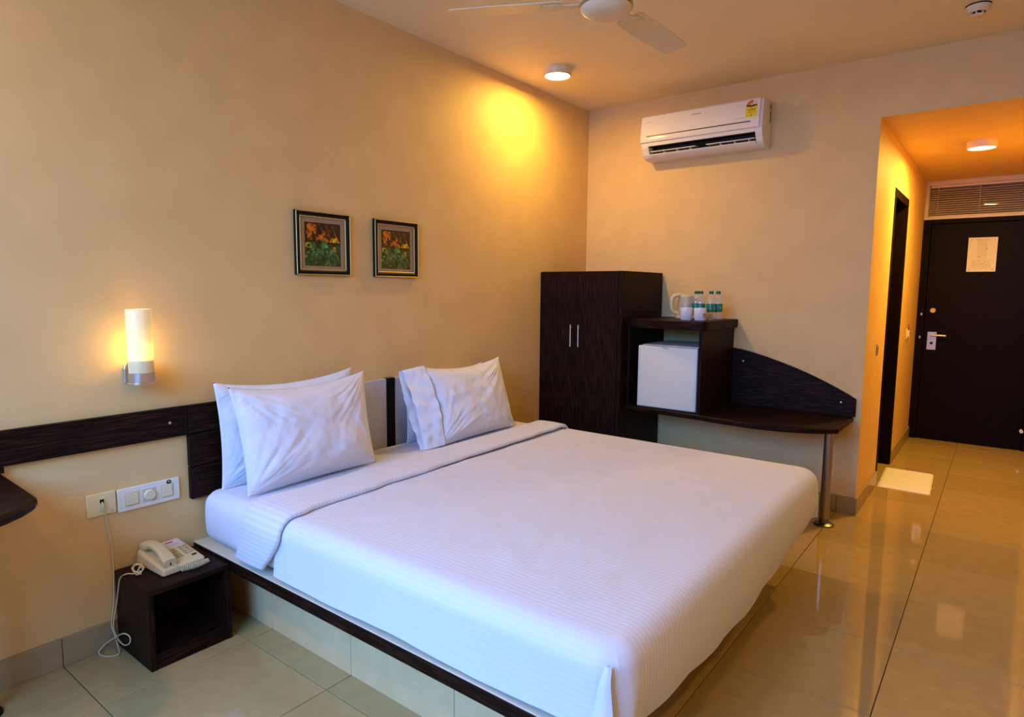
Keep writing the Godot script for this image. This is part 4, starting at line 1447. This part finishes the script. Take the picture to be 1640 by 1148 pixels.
func cover_hem(x: float, z: float, side: String) -> float:
	if side == "near":
		return 0.336 - 0.004 * sin(x * 9.0)
	if side == "far":
		return 0.345
	var k := [[1.1, 0.325], [1.25, 0.318], [1.77, 0.272], [2.17, 0.243], [2.6, 0.262], [2.98, 0.300], [3.16, 0.318]]
	for i in k.size() - 1:
		if z <= k[i + 1][0]:
			return lerpf(k[i][1], k[i + 1][1], clampf((z - k[i][0]) / (k[i + 1][0] - k[i][0]), 0, 1)) + 0.004 * sin(z * 17.0)
	return 0.318

func make_cover() -> void:
	var root := thing("bed_cover", "white satin-striped bed cover with a folded top edge", "bed cover")
	var top := BTOP + 0.008
	var zn := BZ1 + 0.017
	var zf := BZ0 - 0.015
	var xf := BX1 + 0.035
	var x0 := 0.60
	var R := 0.065
	var rc := 0.10
	var period := 0.018
	var st := surf()
	noise.seed = 17
	noise.frequency = 1.0
	var wr := func(x: float, z: float) -> float: return 0.0045 * noise.get_noise_2d(x * 5.0, z * 2.2) + 0.0030 * noise.get_noise_2d(x * 14.0 + 40, z * 5.0)
	# top
	var inset := R + 0.02
	var gx := 70
	var gz := 80
	var g := []
	var uv := []
	for i in gx + 1:
		var row := []
		var ur := []
		var x := lerpf(x0, xf - inset, float(i) / gx)
		for j in gz + 1:
			var z := lerpf(zf + inset, zn - inset, float(j) / gz)
			var e := minf(minf(xf - inset - x, z - zf - inset), zn - inset - z)
			var y: float = top + wr.call(x, z) * clampf(e / 0.1, 0, 1)
			row.append(Vector3(x, y, z))
			ur.append(Vector2(x, z / period))
		g.append(row)
		uv.append(ur)
	sheet(st, g, uv, false)
	obj("cover_top", st, M.stripe, root)
	# sides: a path round near side, foot and far side
	st = surf()
	var path := []   # [point, outward, hem, v offset, side]
	var n := 60
	for i in n + 1:
		var x := lerpf(x0, xf - rc, float(i) / n)
		path.append([Vector3(x, 0, zn), Vector3(0, 0, 1), cover_hem(x, zn, "near"), zn, 0.0])
	for i in range(1, 9):
		var a := PI / 2 * (1.0 - i / 9.0)
		var o := Vector3(cos(a), 0, sin(a))
		path.append([Vector3(xf - rc, 0, zn - rc) + o * rc, o, lerpf(cover_hem(xf, zn, "near"), 0.318, i / 9.0), zn, i / 9.0])
	for i in 91:
		var z := lerpf(zn - rc, zf + rc, i / 90.0)
		path.append([Vector3(xf, 0, z), Vector3(1, 0, 0), cover_hem(xf, z, "foot"), z, 1.0])
	for i in range(1, 9):
		var a := -PI / 2 * i / 9.0
		var o := Vector3(cos(a), 0, sin(a))
		path.append([Vector3(xf - rc, 0, zf + rc) + o * rc, o, 0.33, zf + rc * (1.0 - i / 9.0), 1.0 - i / 9.0])
	for i in 31:
		var x := lerpf(xf - rc, x0, i / 30.0)
		path.append([Vector3(x, 0, zf), Vector3(0, 0, -1), 0.345, zf, 0.0])
	g = []
	uv = []
	for q in path:
		var row := []
		var ur := []
		var p: Vector3 = q[0]
		var o: Vector3 = q[1]
		var foot: float = q[4]
		var put := func(off: float, y: float, arc: float) -> void:
			row.append(p + o * off + Vector3(0, y, 0))
			var v: float = q[3] if foot > 0.5 else zn - R + arc
			ur.append(Vector2(p.x, v / period))
		put.call(-inset, top, -0.02)
		for k in 9:
			var a := PI / 2 * k / 8.0
			put.call(-R + R * sin(a), top - R + R * cos(a), R * a)
		var hem: float = q[2]
		for k in range(1, 13):
			var f := k / 12.0
			var y := lerpf(top - R, hem, f)
			var wave: float = 0.005 * f * noise.get_noise_2d(p.x * 3.0 + 7, p.z * 3.0) + 0.006 * sin(PI * f) * foot
			if foot > 0.9:
				wave -= 0.018 * pow(f, 2.0)
			else:
				wave += 0.007 * f * f
			put.call(wave, y, R * PI / 2 + (top - R - y))
		g.append(row)
		uv.append(ur)
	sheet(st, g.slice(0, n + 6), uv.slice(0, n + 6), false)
	obj("cover_side", st, M.stripe_daylit, root)
	st = surf()
	sheet(st, g.slice(n + 5), uv.slice(n + 5), false)
	obj("cover_foot", st, M.stripe, root)
	# pleat at the near foot corner: a narrow loose fold hanging from the edge
	st = surf()
	g = []
	uv = []
	for i in 15:
		var f := i / 14.0
		var y := lerpf(top - 0.035, 0.335, f)
		var row := []
		var ur := []
		for k in 9:
			var s := k / 8.0
			var wide := 0.018 + 0.060 * f
			var x := xf - 0.030 - wide * (1.0 - s) + 0.024 * f
			var z := zn + 0.001 + 0.020 * sin(PI * s) * (0.35 + 0.65 * f) + 0.006 * s * f - 0.012 * maxf(0.0, 0.2 - f) * 5.0
			row.append(Vector3(x, y, z))
			ur.append(Vector2(x, (zn + y) / period))
		g.append(row)
		uv.append(ur)
	sheet(st, g, uv, true)
	obj("corner_pleat", st, M.linen, root)
	# folded band lying over the cover near the pillows
	st = surf()
	g = []
	uv = []
	var band := []   # [z, y, normal, arc, f_down]
	var zn2 := zn + 0.001
	var down := 0.20
	for i in 15:
		var f := 1.0 - i / 14.0
		band.append([zn2, top - R - (down - R) * f, Vector3(0, 0, 1), -(down - R) * f])
	for i in range(1, 9):
		var a := PI / 2 * i / 8.0
		band.append([zn2 - R + R * cos(a), top - R + R * sin(a), Vector3(0, sin(a), cos(a)), R * a])
	for i in range(1, 51):
		var z := lerpf(zn2 - R, zf + R, i / 50.0)
		band.append([z, top, Vector3.UP, R * PI / 2 + zn2 - R - z])
	for i in range(1, 9):
		var a := PI / 2 * i / 8.0
		band.append([zf + R - R * sin(a), top - R + R * cos(a), Vector3(0, cos(a), -sin(a)), 3.0 + R * a])
	for i in range(1, 7):
		band.append([zf, top - R - 0.10 * i / 6.0, Vector3(0, 0, -1), 3.2])
	for q in band:
		var arc: float = q[3]
		var hang := clampf(-arc / (down - R), 0.0, 1.0) if arc < 0 else 0.0
		var along := clampf((zn2 - q[0]) / 2.0, 0, 1)
		var head := lerpf(0.405, 0.372, along) + 0.010 * noise.get_noise_1d(arc * 3.0) - 0.055 * pow(hang, 1.3)
		var hem := lerpf(0.640, 0.565, along) + 0.012 * noise.get_noise_1d(arc * 4.0 + 30) - 0.105 * pow(hang, 1.2)
		if along < 0.06:
			hem += 0.012
		var thick := 0.022 + 0.004 * noise.get_noise_1d(arc * 6.0 + 9)
		var r := thick / 2
		var row := []
		var ur := []
		var nn: Vector3 = q[2]
		var base := Vector3(0, q[1], q[0])
		for k in 7:
			var a := PI / 2 + PI * k / 6.0
			row.append(base + nn * (0.002 + r - r * sin(a) * -1.0) + Vector3(head + r + r * cos(a), 0, 0))
		for k in range(1, 6):
			row.append(base + nn * 0.002 + Vector3(lerpf(head + r, hem - r, k / 6.0), 0, 0))
		for k in 7:
			var a := -PI / 2 + PI * k / 6.0
			row.append(base + nn * (0.002 + r + r * sin(a)) + Vector3(hem - r + r * cos(a), 0, 0))
		for k in range(1, 6):
			row.append(base + nn * (0.002 + thick + 0.003 * sin(PI * k / 6.0)) + Vector3(lerpf(hem - r, head + r, k / 6.0), 0, 0))
		row.append(row[0])
		for v in row:
			ur.append(Vector2(v.x, arc / period))
		g.append(row)
		uv.append(ur)
	sheet(st, g, uv, false)
	st.set_smooth_group(-1)
	for e in [0, g.size() - 1]:
		var c := Vector3.ZERO
		for v in g[e]:
			c += v
		c /= g[e].size()
		for k in g[e].size() - 1:
			tri(st, c, g[e][k], g[e][k + 1], Vector3.DOWN)
	obj("folded_band", st, M.stripe, root)

func pillow(label: String, centre: Vector3, w: float, h: float, thick: float, lean: float, turn: float, roll: float, flap: float, sd: int) -> void:
	var t := thing("pillow", label, "pillow", centre, "white pillows against the headboard")
	# local: x across (towards -z of the room), y up the pillow, z out of its face
	t.basis = Basis(Vector3.UP, PI / 2 + turn) * Basis(Vector3.RIGHT, -lean) * Basis(Vector3.BACK, roll)
	var nz := FastNoiseLite.new()
	nz.seed = sd
	nz.frequency = 1.0
	nz.fractal_octaves = 2
	var n := 64
	var shape := func(u: float, v: float, s: float) -> Vector3:
		var x := w / 2 * u * (1.0 - 0.045 * (1.0 - v * v)) + 0.018 * v * maxf(u, 0.0)
		var y := h / 2 * v * (1.0 - (0.17 if v > 0 else 0.03) * (1.0 - u * u))
		var a := minf(1.0, absf(u) / 0.965)
		var b := minf(1.0, absf(v) / 0.955)
		var body := pow(1.0 - pow(a, 3.2), 0.62) * pow(1.0 - pow(b, 3.2), 0.62)
		var z := thick / 2 * body
		# creases fan out from the corners and hang between them
		var crease := 0.0
		for c in [Vector2(-1, 1), Vector2(1, 1), Vector2(-1, -1), Vector2(1, -1)]:
			var d := Vector2((u - c.x) * w / 2, (v - c.y) * h / 2)
			var r := d.length()
			var an := atan2(d.y * -c.y, d.x * -c.x)
			crease += nz.get_noise_2d(an * 5.5 + c.x * 7.0 + c.y * 3.0, r * 3.0) * exp(-r / 0.15)
		z += body * (0.034 * crease + 0.009 * nz.get_noise_2d(u * 1.6 + s * 9.0, v * 1.3) + 0.0022 * nz.get_noise_2d(u * 6.0, v * 3.0 + u * 3.0 + s * 4.0))
		z += 0.006 * nz.get_noise_2d(u * 3.0, v * 3.0) * s * (1.0 - body)
		return Vector3(x, y, s * maxf(z, 0.0018))
	var st := surf()
	for s in [1.0, -1.0]:
		var g := []
		for i in n + 1:
			var row := []
			for j in n + 1:
				var u := -1.0 + 2.0 * i / n
				var v := -1.0 + 2.0 * j / n
				var p: Vector3 = shape.call(u, v, s)
				if i == 0 or j == 0 or i == n or j == n:
					p.z = 0.0
				row.append(p)
			g.append(row)
		sheet(st, g, [], s > 0)
	obj("cushion", st, M.pillow, t)
	if flap > 0.0:
		# open end of the case: two loose layers past the cushion, on the -x side
		for s in [1.0, -1.0]:
			st = surf()
			var g := []
			for i in 13:
				var row := []
				var f := i / 12.0
				for j in 33:
					var v := -1.0 + 2.0 * j / 32.0
					var y := h / 2 * v * (1.0 - 0.02 * f)
					var x := -w / 2 * 0.93 - flap * f * (1.0 - 0.10 * (1.0 - v) * 0.5)
					var z: float = s * (0.012 + 0.030 * (1.0 - v * v) * (1.0 - 0.35 * f)) + 0.012 * nz.get_noise_2d(f * 1.6 + s * 5.0, v * 2.6) - 0.035 * f
					row.append(Vector3(x, y, z))
				g.append(row)
			sheet(st, g, [], s < 0)
			obj("case_hem", st, M.pillow, t)

func make_pillows() -> void:
	pillow("white pillow propped upright against the headboard behind another, beside the rail", Vector3(0.088, 0.772, 2.742), 0.70, 0.46, 0.10, 0.08, 0.0, 0.0, 0.0, 3)
	pillow("plump white pillow leaning in front of another, beside the rail", Vector3(0.228, 0.772, 2.735), 0.70, 0.455, 0.17, 0.26, 0.03, 0.0, 0.0, 7)
	pillow("white pillow mostly hidden behind another, toward the wardrobe", Vector3(0.082, 0.742, 1.70), 0.66, 0.40, 0.09, 0.08, 0.0, 0.0, 0.0, 15)
	pillow("white pillow with an open case hem leaning toward the wardrobe side", Vector3(0.22, 0.763, 1.63), 0.70, 0.45, 0.16, 0.36, 0.02, 0.0, 0.135, 11)

func make_bath_mat() -> void:
	var t := thing("bath_mat", "white folded towel mat on the floor outside the bathroom", "mat", Vector3(2.175, 0, -1.07))
	var nz := FastNoiseLite.new()
	nz.seed = 31
	nz.frequency = 1.0
	var st := surf()
	var g := []
	for i in 25:
		var row := []
		for j in 37:
			var u := -1.0 + 2.0 * i / 24.0
			var v := -1.0 + 2.0 * j / 36.0
			var e := maxf(absf(u), absf(v))
			var x := 0.162 * u + 0.004 * nz.get_noise_1d(v * 2.5) * absf(u) + 0.012 * v
			var z := 0.30 * v + 0.006 * nz.get_noise_1d(u * 2.5 + 9.0) * absf(v)
			var y := 0.012 + 0.003 * nz.get_noise_2d(u * 3.0, v * 4.0)
			if e > 0.999:
				y = 0.0008
			elif e > 0.93:
				y = 0.010
			row.append(Vector3(x, y, z))
		g.append(row)
	sheet(st, g, [], true)
	obj("towel", st, M.towel, t)

# ------------------------------------------------------------------
var WARM := Color.WHITE
const LAMP := 1.68
const SIDE_LAMP := 1.35
const DAY := 55.0
const SKY := 1.0
const HALL_LAMP := 4.2
const SCONCE := 0.024

func _ready() -> void:
	# camera, solved from the photograph's straight edges
	var cam := Camera3D.new()
	cam.position = Vector3(2.66537, 1.4, 4.40859)
	cam.rotation = Vector3(-0.108539, 0.657463, 0.0080774)
	cam.fov = 58.846
	cam.near = 0.02
	add_child(cam)
	cam.current = true
	# sky outside the window, exposure
	var sky_mat := ProceduralSkyMaterial.new()
	sky_mat.sky_top_color = lin(0.20, 0.42, 0.85)
	sky_mat.sky_horizon_color = lin(0.55, 0.75, 1.0)
	sky_mat.ground_bottom_color = lin(0.25, 0.28, 0.25)
	sky_mat.ground_horizon_color = lin(0.45, 0.55, 0.6)
	var sky := Sky.new()
	sky.sky_material = sky_mat
	var env := Environment.new()
	env.background_mode = Environment.BG_SKY
	env.sky = sky
	env.background_energy_multiplier = SKY
	env.tonemap_mode = Environment.TONE_MAPPER_LINEAR
	env.tonemap_exposure = 1.0
	env.sdfgi_enabled = true
	env.ssao_enabled = true
	env.ssil_enabled = true
	var we := WorldEnvironment.new()
	we.environment = env
	add_child(we)
	WARM = lin(1.0, 0.62, 0.11)
	# soft daylight of the window
	var day := AreaLight3D.new()
	day.name = "window_daylight"
	day.area_size = Vector2(3.0, 1.8)
	day.light_color = lin(0.11, 0.37, 1.0)
	day.light_energy = DAY
	day.rotation.x = deg_to_rad(-38.0)   # skylight comes down through the glass
	day.shadow_enabled = true
	day.set("area_range", 14.0)
	day.position = Vector3(1.4, 2.45, ROOM_Z + 0.95)
	add_child(day)

	make_materials()
	M.dull_cream = mat(lin(0.60, 0.53, 0.36), 0.4)
	make_shell()
	make_entrance()
	make_overhead()
	make_bed()
	make_headboard()
	make_wardrobe()
	make_desk()
	make_wing_shelf()
	make_nightstand()
	make_ac()
	make_pictures()
	make_sconce()
	make_outlets()
	make_phone()
	make_shelf_items()
	make_bath_mat()
